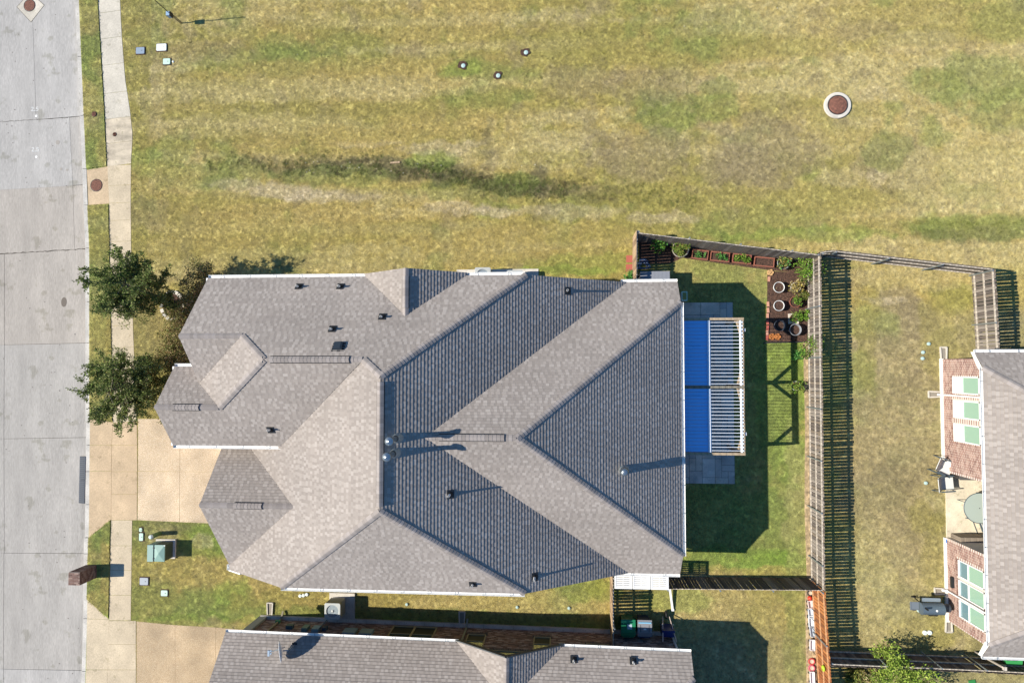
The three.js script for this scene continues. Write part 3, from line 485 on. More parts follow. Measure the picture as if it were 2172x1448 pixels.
const facets = [
  [[[-15.3, -3.83], [-8.38, -3.83], [-6.3, -2.035], [-4.06, -3.83], [-1.55, -3.83], [-6.75, 0.33], [-7.56, -0.28], [-11.45, -0.28], [-12.72, -1.23], [-15.3, -1.23]], 'N', ZN],
  [[[-6.75, 0.33], [-1.55, -3.83], [2.88, -3.85], [-5.28, 2.68], [2.88, 9.21], [-1.62, 9.25], [-6.75, 5.3]], 'E', ZE],
  [[[-6.75, 5.3], [-1.62, 9.25], [-11.88, 9.25]], 'S', ZS],
  [[[-6.75, 0.33], [-6.75, 5.3], [-11.88, 9.25], [-15.25, 9.25], [-15.25, 9.03], [-11.2, 5.79], [-14.7, 3.0], [-11.53, 3.0], [-7.56, -0.28]], 'W', ZW],
  [[[-11.45, -0.28], [-7.56, -0.28], [-11.97, 3.36], [-16.75, 3.36], [-16.75, 1.65], [-14.0, 1.65]], 'S', FS],
  [[[-11.45, -0.28], [-12.72, -1.23], [-15.3, 0.684], [-14.0, 1.65]], 'W', SL],
  [[[-15.3, -1.23], [-12.72, -1.23], [-15.3, 0.684]], 'S', G1S],
  [[[-16.75, 1.65], [-14.0, 1.65], [-15.3, 0.684], [-15.05, 0.684], [-15.05, -0.02], [-16.75, -0.02]], 'N', G2N],
  [[[-15.25, 5.79], [-11.2, 5.79], [-14.7, 3.0], [-15.25, 3.0]], 'N', GN],
  [[[-15.25, 5.79], [-11.2, 5.79], [-15.25, 9.03]], 'S', GS],
  [[[2.88, -3.85], [5.13, -3.85], [5.13, -2.836], [-1.76, 2.68], [-5.28, 2.68]], 'N', RN],
  [[[2.88, 9.21], [-5.28, 2.68], [-1.76, 2.68], [5.13, 8.196], [5.13, 9.21]], 'S', RS],
  [[[-1.76, 2.68], [5.13, -2.836], [5.13, 8.196]], 'E', RE],
  [[[-6.3, -2.035], [-8.38, -3.83], [-8.46, -3.95], [-6.3, -3.95]], 'W', DW],
  [[[-6.3, -2.035], [-6.3, -3.95], [-3.98, -3.95], [-4.06, -3.83]], 'E', DE]];
const mainRoof = roof(house, facets);
const on = (f, x, y) => [x, y, f(x, y)], NV = (f) => normalOf(f);
for (const [A, B, f, g] of [
  [[-1.55, -3.83], [-6.75, 0.33], ZN, ZE], [[-1.62, 9.25], [-6.75, 5.3], ZS, ZE], [[-11.88, 9.25], [-6.75, 5.3], ZS, ZW], [[5.13, -2.836], [-1.76, 2.68], RN, RE], [[5.13, 8.196], [-1.76, 2.68], RS, RE],
  [[-7.56, -0.28], [-6.75, 0.33], ZN, ZW], [[-12.72, -1.23], [-11.45, -0.28], ZN, SL], [[-14.0, 1.65], [-11.45, -0.28], FS, SL]]) caps(mainRoof, 'hip_cap', on(f, ...A), on(f, ...B), NV(f), NV(g));
const rc = (A, B, f, g) => caps(mainRoof, 'ridge_cap', on(f, ...A), on(f, ...B), NV(f), NV(g)), rv = (A, B, f, g) => ridgeVent(mainRoof, on(f, ...A), on(f, ...B), f, g);
rv([-6.75, 0.55], [-6.75, 5.1], ZE, ZW);
rc([-15.3, -1.23], [-12.72, -1.23], ZN, G1S);
rv([-8.1, -0.28], [-11.2, -0.28], ZN, FS); rc([-7.6, -0.28], [-8.1, -0.28], ZN, FS);
rc([-16.75, 1.65], [-16.0, 1.65], FS, G2N); rv([-14.85, 1.65], [-16.0, 1.65], FS, G2N); rc([-14.85, 1.65], [-14.05, 1.65], FS, G2N);
rc([-15.25, 5.79], [-13.75, 5.79], GN, GS); rv([-12.55, 5.79], [-13.75, 5.79], GN, GS); rc([-12.55, 5.79], [-11.2, 5.79], GN, GS);
rv([-2.25, 2.68], [-4.75, 2.68], RN, RS); rc([-1.8, 2.68], [-2.25, 2.68], RN, RS); rc([-4.75, 2.68], [-5.28, 2.68], RN, RS);
rc([-6.3, -3.95], [-6.3, -3.62], DE, DW); rv([-6.3, -2.35], [-6.3, -3.62], DE, DW); rc([-6.3, -2.35], [-6.3, -2.03], DE, DW);
{ // walls
  const w = new Geo();
  prismX(w, [[-3.45, 0], [8.85, 0], [8.85, 3.5], [8.2, 4.0], [-2.85, 4.0], [-3.45, 3.5]], -6, 4.72);
  prismZ(w, [[-15, 0], [2.5, 0], [2.5, 3.4], [-1.7, 6.15], [-11.7, 6.15], [-15, 3.9]], 5, 8.87);
  prismZ(w, [[-11.4, 0], [2.5, 0], [2.5, 3.4], [-1.7, 6.15], [-11.4, 6.15]], -3.46, 5);
  prismX(w, [[-3.44, 0], [0.6, 0], [0.6, 6.6], [-1.23, 8.2], [-3.44, 6.35]], -15.0, -12);
  prismX(w, [[0.2, 0], [3.0, 0], [3.0, 6.3], [1.65, 7.4], [0.2, 6.2]], -16.4, -11.5);
  prismX(w, [[2.6, 0], [8.86, 0], [8.86, 3.85], [5.79, 6.5], [2.6, 3.85]], -14.95, -11.3);
  prismZ(w, [[-8, 5], [-4.4, 5], [-4.4, 6.3], [-6.3, 7.55], [-8, 6.3]], -3.62, -3.3);
  part('wall', w, M.brickWall, house);
  const gd = part('garage_door', new Geo().box(-14.97, 1.12, 6.2, 0.06, 2.24, 4.6), M.whiteTrim, house); for (let i = 0; i < 4; i++) part('door_panel', new Geo().box(-15.01, 0.28 + i * 0.56, 6.2, 0.03, 0.5, 4.5), M.whiteTrim, gd);
}
gutter(house, [-15.3, -3.83], [-8.35, -3.83], ZN(0, -3.83), [0, 0, -1]);
gutter(house, [-4.35, -3.83], [-1.6, -3.83], ZN(0, -3.83), [0, 0, -1]);
gutter(house, [2.6, -3.85], [5.13, -3.85], 3.4, [0, 0, -1]);
gutter(house, [-11.88, 9.25], [-1.62, 9.25], ZS(0, 9.25), [0, 0, 1]);
gutter(house, [2.3, 9.21], [5.13, 9.21], 3.4, [0, 0, 1]);
gutter(house, [5.13, -2.83], [5.13, 8.19], RE(5.13), [1, 0, 0]);
gutter(house, [-16.75, 3.36], [-12.0, 3.36], FS(0, 3.36), [0, 0, 1]);
gutter(house, [-16.75, -0.02], [-15.3, -0.02], G2N(0, -0.02), [0, 0, -1]);
gutter(house, [-15.25, 9.0], [-15.25, 9.27], ZW(-15.25), [-1, 0, 0]);
for (const [x, y0, y1, f] of [[-16.77, -0.02, 0.3, G2N], [-16.77, 3.06, 3.36, FS], [-15.32, -3.83, -3.5, ZN]]) part('eave_return', new Geo().slab([[x - 0.06, y0], [x + 0.1, y0], [x + 0.1, y1], [x - 0.06, y1]], Math.min(f(x, y0), f(x, y1)) + 0.012, 0.22), M.white, house);
part('fascia_return', new Geo().bar(V(-15.3, 9.3, 3.98), V(-14.5, 9.3, 4.5), 0.05, 0.18), M.white, house);

// ---- things that stand on that roof
const roofGroup = 'plumbing vents on the big roof';
function pipeVent(x, y, f, h, label, parentGroup = roofGroup, r = 0.045) {
  const z = f(x, y), t = thing('plumbing_vent', label, 'vent', V(x, y, z), 0, parentGroup), n = normalOf(f), q = new THREE.Quaternion().setFromUnitVectors(new THREE.Vector3(0, 1, 0), n);
  const fl = new Geo().box(0, 0, 0, 0.3, 0.016, 0.34).build(); fl.applyQuaternion(q); fl.translate(n.x * 0.026, n.y * 0.026, n.z * 0.026); part('flashing', fl, M.dark, t);
  part('boot', lathe([[0.11, -0.02], [0.1, 0.05], [r + 0.012, 0.14], [r, 0.15]], 14), M.black, t);
  part('pipe', lathe([[r, 0], [r, h], [r - 0.012, h], [r - 0.012, h - 0.06]], 14), M.white, t); return t;
}
const pv = (px, py, f, zg, h, label) => { let z = zg; for (let i = 0; i < 6; i++) { const p = at(px, py, z); z = f(...p); } const p = at(px, py, z); return pipeVent(p[0], p[1], f, h, label); };
pv(634, 608, ZN, 7, 0.32, 'white vent pipe on the north slope, above the gutter nearest the leafy front bed');
pv(722, 608, ZN, 7, 0.32, 'white vent pipe above the long gutter, nearer the small north gable');
pv(811, 672, ZN, 8, 0.3, 'white vent pipe beside the valley of the small north gable');
pv(705, 698, ZN, 8, 0.32, 'white vent pipe on the north slope just up from the dark box vent');
pv(574, 911, FS, 7, 0.32, 'white vent pipe on the south slope over the garage roof');
pv(1003, 1238, ZS, 7, 0.32, 'white vent pipe low on the south slope above the long south gutter');
pv(1204, 617, ZE, 5, 0.42, 'vent pipe on the shaded east slope next to the north eave');
pv(955, 1048, ZE, 7, 0.5, 'vent pipe on the shaded east slope below the two flues');
pv(1134, 1223, ZE, 5, 0.55, 'vent pipe on the shaded east slope near the south side yard');
{ // box vent
  let z = 8; for (let i = 0; i < 6; i++) z = ZN(...at(718, 736, z)); const p = at(718, 736, z), t = thing('box_vent', 'dark square box vent on the north slope below the ridge vent', 'vent', V(...p, z)), n = normalOf(ZN), q = new THREE.Quaternion().setFromUnitVectors(new THREE.Vector3(0, 1, 0), n);
  const a = new Geo().box(0, 0.012, 0, 0.5, 0.012, 0.46).build(); a.applyQuaternion(q); part('flange', a, M.dark, t);
  const b = new Geo(); const pr = [[-0.17, 0.02], [0.17, 0.02], [0.17, 0.12], [0.1, 0.15], [-0.17, 0.13]]; prismZ(b, pr, -0.17, 0.17); const bg = b.build(); bg.applyQuaternion(q); part('hood', bg, mat('#2f3a44', 0.5, { metalness: 0.3 }), t);
}
for (const [px, py, label] of [[841, 929, 'shiny metal flue, the one of the pair farther from the main ridge'], [836, 961, 'shiny metal flue, the one of the pair nearer the main ridge']]) {
  let z = 9; for (let i = 0; i < 6; i++) z = ZE(...at(px, py, z)); const p = at(px, py, z), t = thing('roof_flue', label, 'flue', V(...p, z), 0, 'twin flues by the main ridge');
  part('storm_collar', lathe([[0.24, -0.14], [0.2, 0.0], [0.13, 0.16], [0.12, 0.2]], 20), M.galv, t);
  part('pipe', lathe([[0.1, 0], [0.1, 0.92], [0.13, 0.93], [0.13, 0.98], [0.1, 0.99]], 20), M.steel, t);
  part('cap', lathe([[0.001, 1.2], [0.06, 1.185], [0.15, 1.13], [0.16, 1.1], [0.15, 1.1], [0.15, 1.03], [0.16, 1.02], [0.1, 1.0]], 24), M.steel, t);
}
{ // turbine ventilator on the east hip
  let z = 6; for (let i = 0; i < 6; i++) z = RE(...at(1322, 996, z)); const p = at(1322, 996, z), t = thing('roof_turbine', 'shiny round turbine ventilator on the east hip above the pergola', 'roof turbine', V(...p, z));
  part('base', lathe([[0.26, -0.16], [0.2, 0.02], [0.15, 0.3], [0.15, 0.34]], 20), M.galv, t);
  const v = new Geo(); for (let i = 0; i < 16; i++) { const a = i / 16 * 2 * Math.PI; let last = null; for (let k = 0; k <= 6; k++) { const e = -1.1 + k * 0.4, r = 0.2 * Math.cos(e * 0.85), y = 0.53 + 0.19 * Math.sin(e), w = 0.32; const A = new THREE.Vector3(r * Math.cos(a), y, r * Math.sin(a)), B = new THREE.Vector3(r * 0.86 * Math.cos(a + w), y, r * 0.86 * Math.sin(a + w)); if (last) v.quad(last[0], A, B, last[1]); last = [A, B]; } }
  part('fins', v, M.steel, t); part('top_disc', lathe([[0.001, 0.74], [0.07, 0.735], [0.1, 0.715]], 18), M.steel, t); part('core', lathe([[0.001, 0.72], [0.15, 0.6], [0.15, 0.42], [0.13, 0.34]], 16), M.galv, t);
}
{ // the green-lidded box under the east eave
  const p = at(1452, 628, 0.6), t = thing('utility_cabinet', 'small pale box with moss on its lid under the rear corner eave', 'cabinet', V(...p)); t.position.y = 0;
  part('body', new Geo().box(0, 0.3, 0, 0.24, 0.6, 0.42), M.whiteTrim, t); part('lid', new Geo().box(0, 0.615, 0, 0.28, 0.03, 0.46), M.paleGreen, t); part('lid_panel', new Geo().box(0, 0.632, 0, 0.2, 0.006, 0.36), mat('#8b8a4e', 0.9), t);
}
// ---------------------------------------------------------------- neighbouring houses
M.glassDark = mat('#1f2825', 0.55); M.glassMirror = mat('#939c93', 0.05, { metalness: 0.9 });
M.glassTeal = mat('#6d8a90', 0.08);
M.glassMint = mat('#93b39d', 0.06);
M.blind = mat('#dfe2e0', 0.35);
M.tanTrim = mat('#a39a78', 0.7);
M.fascia = mat('#454a4c', 0.6);
seed(202);
{ // house to the south: its gutter side and a low cross gable face the side yard
  const t = thing('house', 'brick house with a satellite dish and a low gable over an arched window', 'house', new THREE.Vector3(-5, 0, 12.62), -0.012);
  const zN = (x, y) => 3.05 + 0.833 * y, zS = (x, y) => 3.05 + 0.833 * (12.8 - y), zE = (x) => 3.75 - 0.667 * (x - 10.65), gW = (x) => 4.65 + 0.667 * (x - 2.48), gE = (x) => 4.65 - 0.667 * (x - 2.48);
  const r = roof(t, [
    [[[-10.95, 0], [0.08, 0], [2.48, 1.92], [4.88, 0], [10.65, 0], [10.65, 0.84], [3.71, 6.4], [-10.95, 6.4]], 'N', zN],
    [[[10.65, 0.84], [3.71, 6.4], [10.65, 11.96]], 'E', zE],
    [[[-10.95, 6.4], [3.71, 6.4], [10.65, 11.96], [10.65, 12.8], [-10.95, 12.8]], 'S', zS, true],
    [[[2.48, 1.92], [0.08, 0], [0.0, -0.06], [2.48, -0.06]], 'W', gW],
    [[[2.48, 1.92], [2.48, -0.06], [4.96, -0.06], [4.88, 0]], 'E', gE]]);
  const o2 = (f, x, y) => [x, y, f(x, y)];
  caps(r, 'ridge_cap', o2(gW, 2.48, -0.06), o2(gW, 2.48, 1.92), normalOf(gW), normalOf(gE)); caps(r, 'hip_cap', o2(zN, 10.65, 0.84), o2(zN, 3.71, 6.4), normalOf(zN), normalOf(zE)); caps(r, 'ridge_cap', o2(zN, -10.95, 6.4), o2(zN, 3.71, 6.4), normalOf(zN), normalOf(zS));
  for (const s of [-1, 1]) part('barge_board', new Geo().bar(V(2.48 + s * 2.44, -0.09, 3.0), V(2.48, -0.09, 4.6), 0.05, 0.2), M.fascia, t);
  const w = new Geo(); prismX(w, [[0.45, 0], [12.35, 0], [12.35, 3.1], [11.6, 3.5], [1.3, 3.5], [0.45, 3.1]], -10.6, 10.3);
  prismZ(w, [[0.3, 3], [4.66, 3], [2.48, 4.45]], 0.45, 2);
  part('wall', w, M.mortarDark, t); const gw = new Geo(); prismX(gw, [[0.6, 3.1], [12.2, 3.1], [6.4, 8.1]], -10.58, -10.2); part('gable_wall', gw, M.brickWall, t);
  // openings: x from, x to, z from, z to
  const X = (px, py, h) => at(px, py, h)[0] + 5;
  const wins = [[X(836, 1328, .35), X(928, 1331, .35), 0.4, 2.4, 'double'], [X(994, 1341, .8), X(1033, 1343, .8), 1.05, 2.75, 'sash'], [X(1133, 1346, .8), X(1169, 1348, .8), 1.05, 2.75, 'sash'], [X(1243, 1357, 1.5), X(1293, 1358, 1.5), 1.62, 2.6, 'sash'], [X(731, 1346, 1.3), X(757, 1346, 1.3), 1.15, 1.75, 'pane'], [X(766, 1347, 1.3), X(792, 1347, 1.3), 1.15, 1.75, 'pane']];
  const arch = [X(1040, 1374, 2.85), X(1118, 1374, 2.85), 2.85, 3.62];
  const skip = (u, v) => { const x = u - 10.6; if (wins.some((q) => x > q[0] - 0.02 && x < q[1] + 0.02 && v > q[2] - (q[4] === 'pane' ? 0 : 0.22) && v < q[3])) return true; const ac = (arch[0] + arch[1]) / 2, ar = (arch[1] - arch[0]) / 2; if (Math.abs(x - ac) < ar && v > 2.62 && v < 2.85) return true; if (v >= 2.85 && ((x - ac) / ar) ** 2 + ((v - 2.85) / 0.78) ** 2 < 1) return true; return v > 3.1 && v > 4.4 - 0.667 * Math.abs(x - 2.48); };
  const b = new Geo(); brickField(b, BRICKS.dark, 20.9, 4.4, (u, v, d) => new THREE.Vector3(u - 10.6, v, 0.45 - d), skip);
  const sill = (x0, x1, y0) => { for (let x = x0 - 0.05; x < x1 + 0.05; x += 0.078) { const c = pick([[0.06, 0.07, 0.09], [0.09, 0.09, 0.1], [0.14, 0.12, 0.12]]); b.color(c); b.box(x + 0.03, y0, 0.41, 0.06, 0.2, 0.1); } };
  wins.slice(1, 4).forEach((q) => sill(q[0], q[1], q[2] - 0.11)); sill(arch[0], arch[1], 2.74);
  const bm = part('bricks', b, M.brick, t); bm.userData.kind = 'stuff';
  part('foundation_ledge', new Geo().box(-0.15, 0.06, 0.36, 20.9, 0.12, 0.2), M.slabEdge, t);
  for (const [x0, x1, y0, y1, kind] of wins) {
    const f = new Geo(), d = 0.37, e = 0.05; f.box((x0 + x1) / 2, y0 + e / 2, d + .05, x1 - x0, e, 0.1).box((x0 + x1) / 2, y1 - e / 2, d + .05, x1 - x0, e, 0.1).box(x0 + e / 2, (y0 + y1) / 2, d + .05, e, y1 - y0, 0.1).box(x1 - e / 2, (y0 + y1) / 2, d + .05, e, y1 - y0, 0.1);
    if (kind === 'pane') { part('meter_cover', new Geo().box((x0 + x1) / 2, (y0 + y1) / 2, 0.36, x1 - x0, y1 - y0, 0.14), mat('#7f9aa0', 0.5), t); continue; }
    const m = kind === 'double' ? 2 : 1; const win = part('window', f, M.tanTrim, t);
    for (let i = 0; i < m; i++) { const a = x0 + (x1 - x0) * i / m + e, c = x0 + (x1 - x0) * (i + 1) / m - e, mid = y0 + (y1 - y0) * 0.48; if (i) part('mullion', new Geo().box(a - e, (y0 + y1) / 2, d + .05, 0.09, y1 - y0, 0.1), M.tanTrim, win); part('pane', new Geo().box((a + c) / 2, (y0 + e + mid) / 2, d + .06, c - a, mid - y0 - e, 0.02), M.glassDark, win); part('pane', new Geo().box((a + c) / 2, (mid + y1 - e) / 2, d + .05, c - a, y1 - e - mid, 0.02), M.glassMirror, win); part('sash_rail', new Geo().box((a + c) / 2, mid, d + .04, c - a, 0.04, 0.06), M.tanTrim, win); }
  }
  { const s = new THREE.Shape(), ac = (arch[0] + arch[1]) / 2, ar = (arch[1] - arch[0]) / 2; s.moveTo(-ar, 0); s.lineTo(ar, 0); for (let i = 1; i < 24; i++) s.lineTo(ar * Math.cos(i / 24 * Math.PI), 0.76 * Math.sin(i / 24 * Math.PI)); const g = new THREE.ExtrudeGeometry(s, { depth: 0.04, bevelEnabled: false }); g.translate(ac, 2.86, 0.4); const aw = part('arched_window', g, M.glassMirror, t); part('frame', new Geo().box(ac, 2.88, 0.385, ar * 2, 0.06, 0.05), M.tanTrim, aw); }
  gutter(t, [-10.95, 0], [0.15, 0], 3.05, [0, 0, -1]); gutter(t, [4.75, 0], [10.65, 0], 3.05, [0, 0, -1]);
  downspout(t, [V(-9.45, 0.05, 2.95), V(-9.45, 0.38, 2.7), V(-9.45, 0.38, 0.25), V(-9.4, 0.0, 0.1)], mat('#8a8168', 0.6));
  downspout(t, [V(0.12, 0.05, 2.95), V(0.12, 0.38, 2.7), V(0.12, 0.38, 0.25), V(0.14, 0.0, 0.1)], mat('#8a8f80', 0.6));
  downspout(t, [V(10.3, 0.05, 2.95), V(10.25, 0.4, 2.7), V(10.25, 0.4, 0.25), V(10.1, 0.05, 0.1)], mat('#b9c4cc', 0.6));
  part('siding_corner', new Geo().box(-10.45, 1.5, 0.36, 0.4, 2.9, 0.12), mat('#a5a8a0', 0.8), t);
  // meters and conduit on the wall
  for (const [x, y, w2, h, c] of [[-7.75, 1.25, .28, .5, '#5f8480'], [-7.2, 1.3, .34, .5, '#7aa0aa'], [-6.8, 1.2, .2, .3, '#2f4a5a'], [-8.6, 1.15, .34, .26, '#3d5a60']]) part('meter_box', new Geo().box(x, y, 0.36, w2, h, 0.18), mat(c, 0.5), t);
  part('conduit', new Geo().rod(V(-7.1, 0.36, 0.1), V(-7.1, 0.36, 1.1), 0.03), M.galv, t);
  part('outlet_cover', new Geo().box(8.0, 2.2, 0.43, .12, .3, 0.05), M.whiteTrim, t);
}
{ // satellite dish on that roof
  const p = at(606, 1372, 3.6), z = 3.05 + 0.833 * (p[1] - 12.55), t = thing('satellite_dish', 'white satellite dish with feed arm on the south house roof by the gutter', 'satellite dish', V(...p, z));
  const ax = new THREE.Vector3(-0.93, 0.32, 0.12).normalize(), q = new THREE.Quaternion().setFromUnitVectors(new THREE.Vector3(0, 1, 0), ax), c = new THREE.Vector3(-0.02, 0.72, 0.02);
  const pr = []; for (let i = 0; i <= 10; i++) { const r = 0.46 * i / 10; pr.push([r, 0.34 * r * r]); } for (let i = 10; i >= 0; i--) { const r = 0.46 * i / 10; pr.push([r, 0.34 * r * r - 0.015]); }
  const g = lathe(pr, 40); g.scale(0.86, 1, 1); g.applyQuaternion(q); g.translate(c.x, c.y, c.z); part('reflector', g, mat('#e8ebee', 0.4), t);
  part('mast', new Geo().rod(V(0.3, 0, 0), V(0.25, 0, 0.66), 0.025).rod(V(0.25, 0, 0.64), V(0.03, 0, 0.7), 0.03), M.galv, t); part('foot', new Geo().box(0.3, 0.02, 0, 0.24, 0.02, 0.2), M.dark, t);
  part('feed_arm', new Geo().rod(V(-0.02, -0.02, 0.36), V(-0.52, 0.02, 0.86), 0.018), M.galv, t); part('feed_head', new Geo().box(-0.54, 0.9, 0.04, 0.09, 0.08, 0.26).rod(V(-0.48, 0.06, 0.9), V(-0.42, 0.06, 0.9), 0.04, 0.04, 10).rod(V(-0.48, -0.06, 0.9), V(-0.42, -0.06, 0.9), 0.04, 0.04, 10), mat('#8fa0b0', 0.5), t);
}
for (const [px, py, label] of [[1217, 1398, 'white vent pipe on the south house roof next to the low cross gable'], [1343, 1401, 'white vent pipe on the south house roof above the bins']]) { const f = (x, y) => 3.05 + 0.833 * (y - 12.66); let z = 3.5; for (let i = 0; i < 6; i++) z = f(...at(px, py, z)); const p = at(px, py, z); pipeVent(p[0], p[1], f, 0.34, label, 'plumbing vents on the south house'); }

seed(303);
{ // house to the east: end wall with two groups of three windows towards us
  const t = thing('house', 'red brick house with six white windows facing the back fence', 'house', new THREE.Vector3(18.27, 0, 5.9));
  const E0 = -0.34, zN = (x, y) => 3.3 + 0.833 * (y + 6.54), zS = (x, y) => 3.3 + 0.833 * (6.54 - y), zW = (x) => 3.85 + 0.667 * (x - E0);
  const keep = (x) => x < 6;
  const r = roof(t, [[[[E0, -6.54], [E0, -5.88], [7.0, 0], [13, 0], [13, -6.54]], 'N', zN], [[[E0, -5.88], [7.0, 0], [E0, 5.88]], 'W', zW], [[[E0, 6.54], [E0, 5.88], [7.0, 0], [13, 0], [13, 6.54]], 'S', zS]], keep);
  caps(r, 'hip_cap', [E0, -5.88, 3.85], [5.5, -1.2, zN(0, -1.2)], normalOf(zN), normalOf(zW)); caps(r, 'hip_cap', [E0, 5.88, 3.85], [5.5, 1.2, zS(0, 1.2)], normalOf(zS), normalOf(zW));
  const w = new Geo(); const R0 = -0.87, R1 = 2.27;
  prismX(w, [[-6.27, 0], [R0, 0], [R0, 3.7], [-5.65, 3.75], [-6.27, 3.35]], 0, 3.2); prismX(w, [[R1, 0], [6.2, 0], [6.2, 3.35], [5.6, 3.75], [R1, 3.7]], 0, 3.2); prismX(w, [[-6.27, 0], [6.2, 0], [6.2, 3.35], [5.6, 3.75], [-5.65, 3.75], [-6.27, 3.35]], 3.2, 12.6); part('wall', w, M.mortarPale, t);
  // recess for the covered patio stays open under the eave: the wall there is set back behind a dark opening
  const Y = (py, h) => at(2024, py, h)[1] - 5.9;
  const wins = [[Y(798, 1.05), Y(834, 1.05), 0], [Y(848, 1.05), Y(885, 1.05), 0], [Y(897, 1.05), Y(935, 1.05), 0], [Y(1186, 1.1), Y(1222, 1.1), 1], [Y(1228, 1.1), Y(1262, 1.1), 1], [Y(1270, 1.1), Y(1307, 1.1), 1]].map(([a, b, k]) => [a, b, k ? 1.12 : 1.02, 3.05, k]);
  const skip = (u, v) => { const y = u - 6.27; return (y > R0 && y < R1) || v > 3.7 || (v > 3.35 && Math.abs(y) > 5.6) || wins.some((q) => y > q[0] - 0.04 && y < q[1] + 0.04 && v > q[2] - 0.2 && v < q[3]); };
  const b = new Geo(); brickField(b, BRICKS.red, 12.47, 3.75, (u, v, d) => new THREE.Vector3(-d, v, u - 6.27), skip, { j: 0.019 });
  for (const q of wins) for (let y = q[0]; y < q[1]; y += 0.079) { const c = pick(BRICKS.red); b.color(c); b.box(-0.02, q[2] - 0.1, y + 0.03, 0.07, 0.19, 0.062); }
  const bm = part('bricks', b, M.brick, t); bm.userData.kind = 'stuff';
  for (const [a, b2] of [[-6.3, R0], [R1, 6.25]]) part('foundation_ledge', new Geo().box(-0.03, 0.06, (a + b2) / 2, 0.14, 0.16, b2 - a), M.whiteTrim, t);
  for (const [a, c, y0, y1, k] of wins) {
    const f = new Geo(), e = 0.05; f.box(-0.02, y0 + e / 2, (a + c) / 2, 0.1, e, c - a).box(0, y1 - e / 2, (a + c) / 2, 0.1, e, c - a).box(0, (y0 + y1) / 2, a + e / 2, 0.1, y1 - y0, e).box(0, (y0 + y1) / 2, c - e / 2, 0.1, y1 - y0, e);
    const win = part('window', f, M.white, t), mid = y0 + 0.74;
    part('lower_pane', new Geo().box(0.01, (y0 + e + mid) / 2, (a + c) / 2, 0.03, mid - y0 - e, c - a - 2 * e), k ? M.glassTeal : M.blind, win); part('upper_pane', new Geo().box(0.0, (mid + y1 - e) / 2, (a + c) / 2, 0.03, y1 - e - mid, c - a - 2 * e), M.glassMint, win); part('sash_rail', new Geo().box(-0.01, mid, (a + c) / 2, 0.08, 0.06, c - a - 2 * e), M.white, win);
  }
  gutter(t, [E0, -5.88], [E0, 5.88], 3.85, [-1, 0, 0]); gutter(t, [E0, -6.54], [13, -6.54], 3.3, [0, 0, -1]); gutter(t, [E0, 6.54], [13, 6.54], 3.3, [0, 0, 1]);
  for (const s of [-1, 1]) { const g = new Geo(); g.quad(V(E0 - 0.01, s * 6.56, 3.26), V(E0 - 0.01, s * 5.86, 3.84), V(E0 - 0.01, s * 5.86, 3.55), V(E0 - 0.01, s * 6.56, 3.02)); prismX(g, [[s * 6.56, 3.28], [s * 5.8, 3.8], [s * 5.8, 3.56], [s * 6.56, 3.05]], E0 - 0.02, 0.02); part('boxed_eave', g, M.white, t); }
  const z1 = at(1994, 837, 0.2)[1] - 5.9, z2 = at(2004, 1252, 0.2)[1] - 5.9;
  for (const z of [z1, z2]) downspout(t, [V(E0 + 0.06, z, 3.7), V(-0.08, z, 3.4), V(-0.08, z, 0.25), V(-0.3, z, 0.14)]);
  part('hose_box', new Geo().box(-0.06, 0.62, at(2030, 1236, 0.7)[1] - 5.9, 0.12, 0.16, 0.5), M.dark, t);
}
// ---------------------------------------------------------------- fences
const grey = [[126, 117, 108], [112, 103, 96], [140, 131, 122], [98, 89, 83], [120, 108, 95]].map((b, i) => new THREE.MeshStandardMaterial({ map: woodTex(b, 110 + i), roughness: 0.92 }));
const darkWood = [[92, 80, 74], [74, 64, 60], [112, 100, 92], [64, 56, 56], [98, 82, 70]].map((b, i) => new THREE.MeshStandardMaterial({ map: woodTex(b, 120 + i), roughness: 0.92 }));
const orange = [[160, 100, 54], [146, 88, 48], [172, 112, 64], [134, 84, 52]].map((b, i) => new THREE.MeshStandardMaterial({ map: woodTex(b, 130 + i, 0.3), roughness: 0.85 }));
const tanWood = [[158, 132, 104], [142, 118, 94], [170, 146, 116]].map((b, i) => new THREE.MeshStandardMaterial({ map: woodTex(b, 140 + i), roughness: 0.92 }));
M.railGrey = new THREE.MeshStandardMaterial({ map: woodTex([176, 166, 152], 150), roughness: 0.9 });
M.railOrange = new THREE.MeshStandardMaterial({ map: woodTex([196, 148, 104], 151), roughness: 0.9 });
const picketGeos = [0, 1, 2].map((i) => { const g = new Geo(), w = 0.137 - 0.004 * i, h = 1.86 - 0.02 * i, e = 0.03; prismZ(g, [[-w / 2, 0.04], [w / 2, 0.04], [w / 2, h - e], [w / 2 - e, h], [-w / 2 + e, h], [-w / 2, h - e]], -0.008, 0.008); const b = g.build(); return b; });
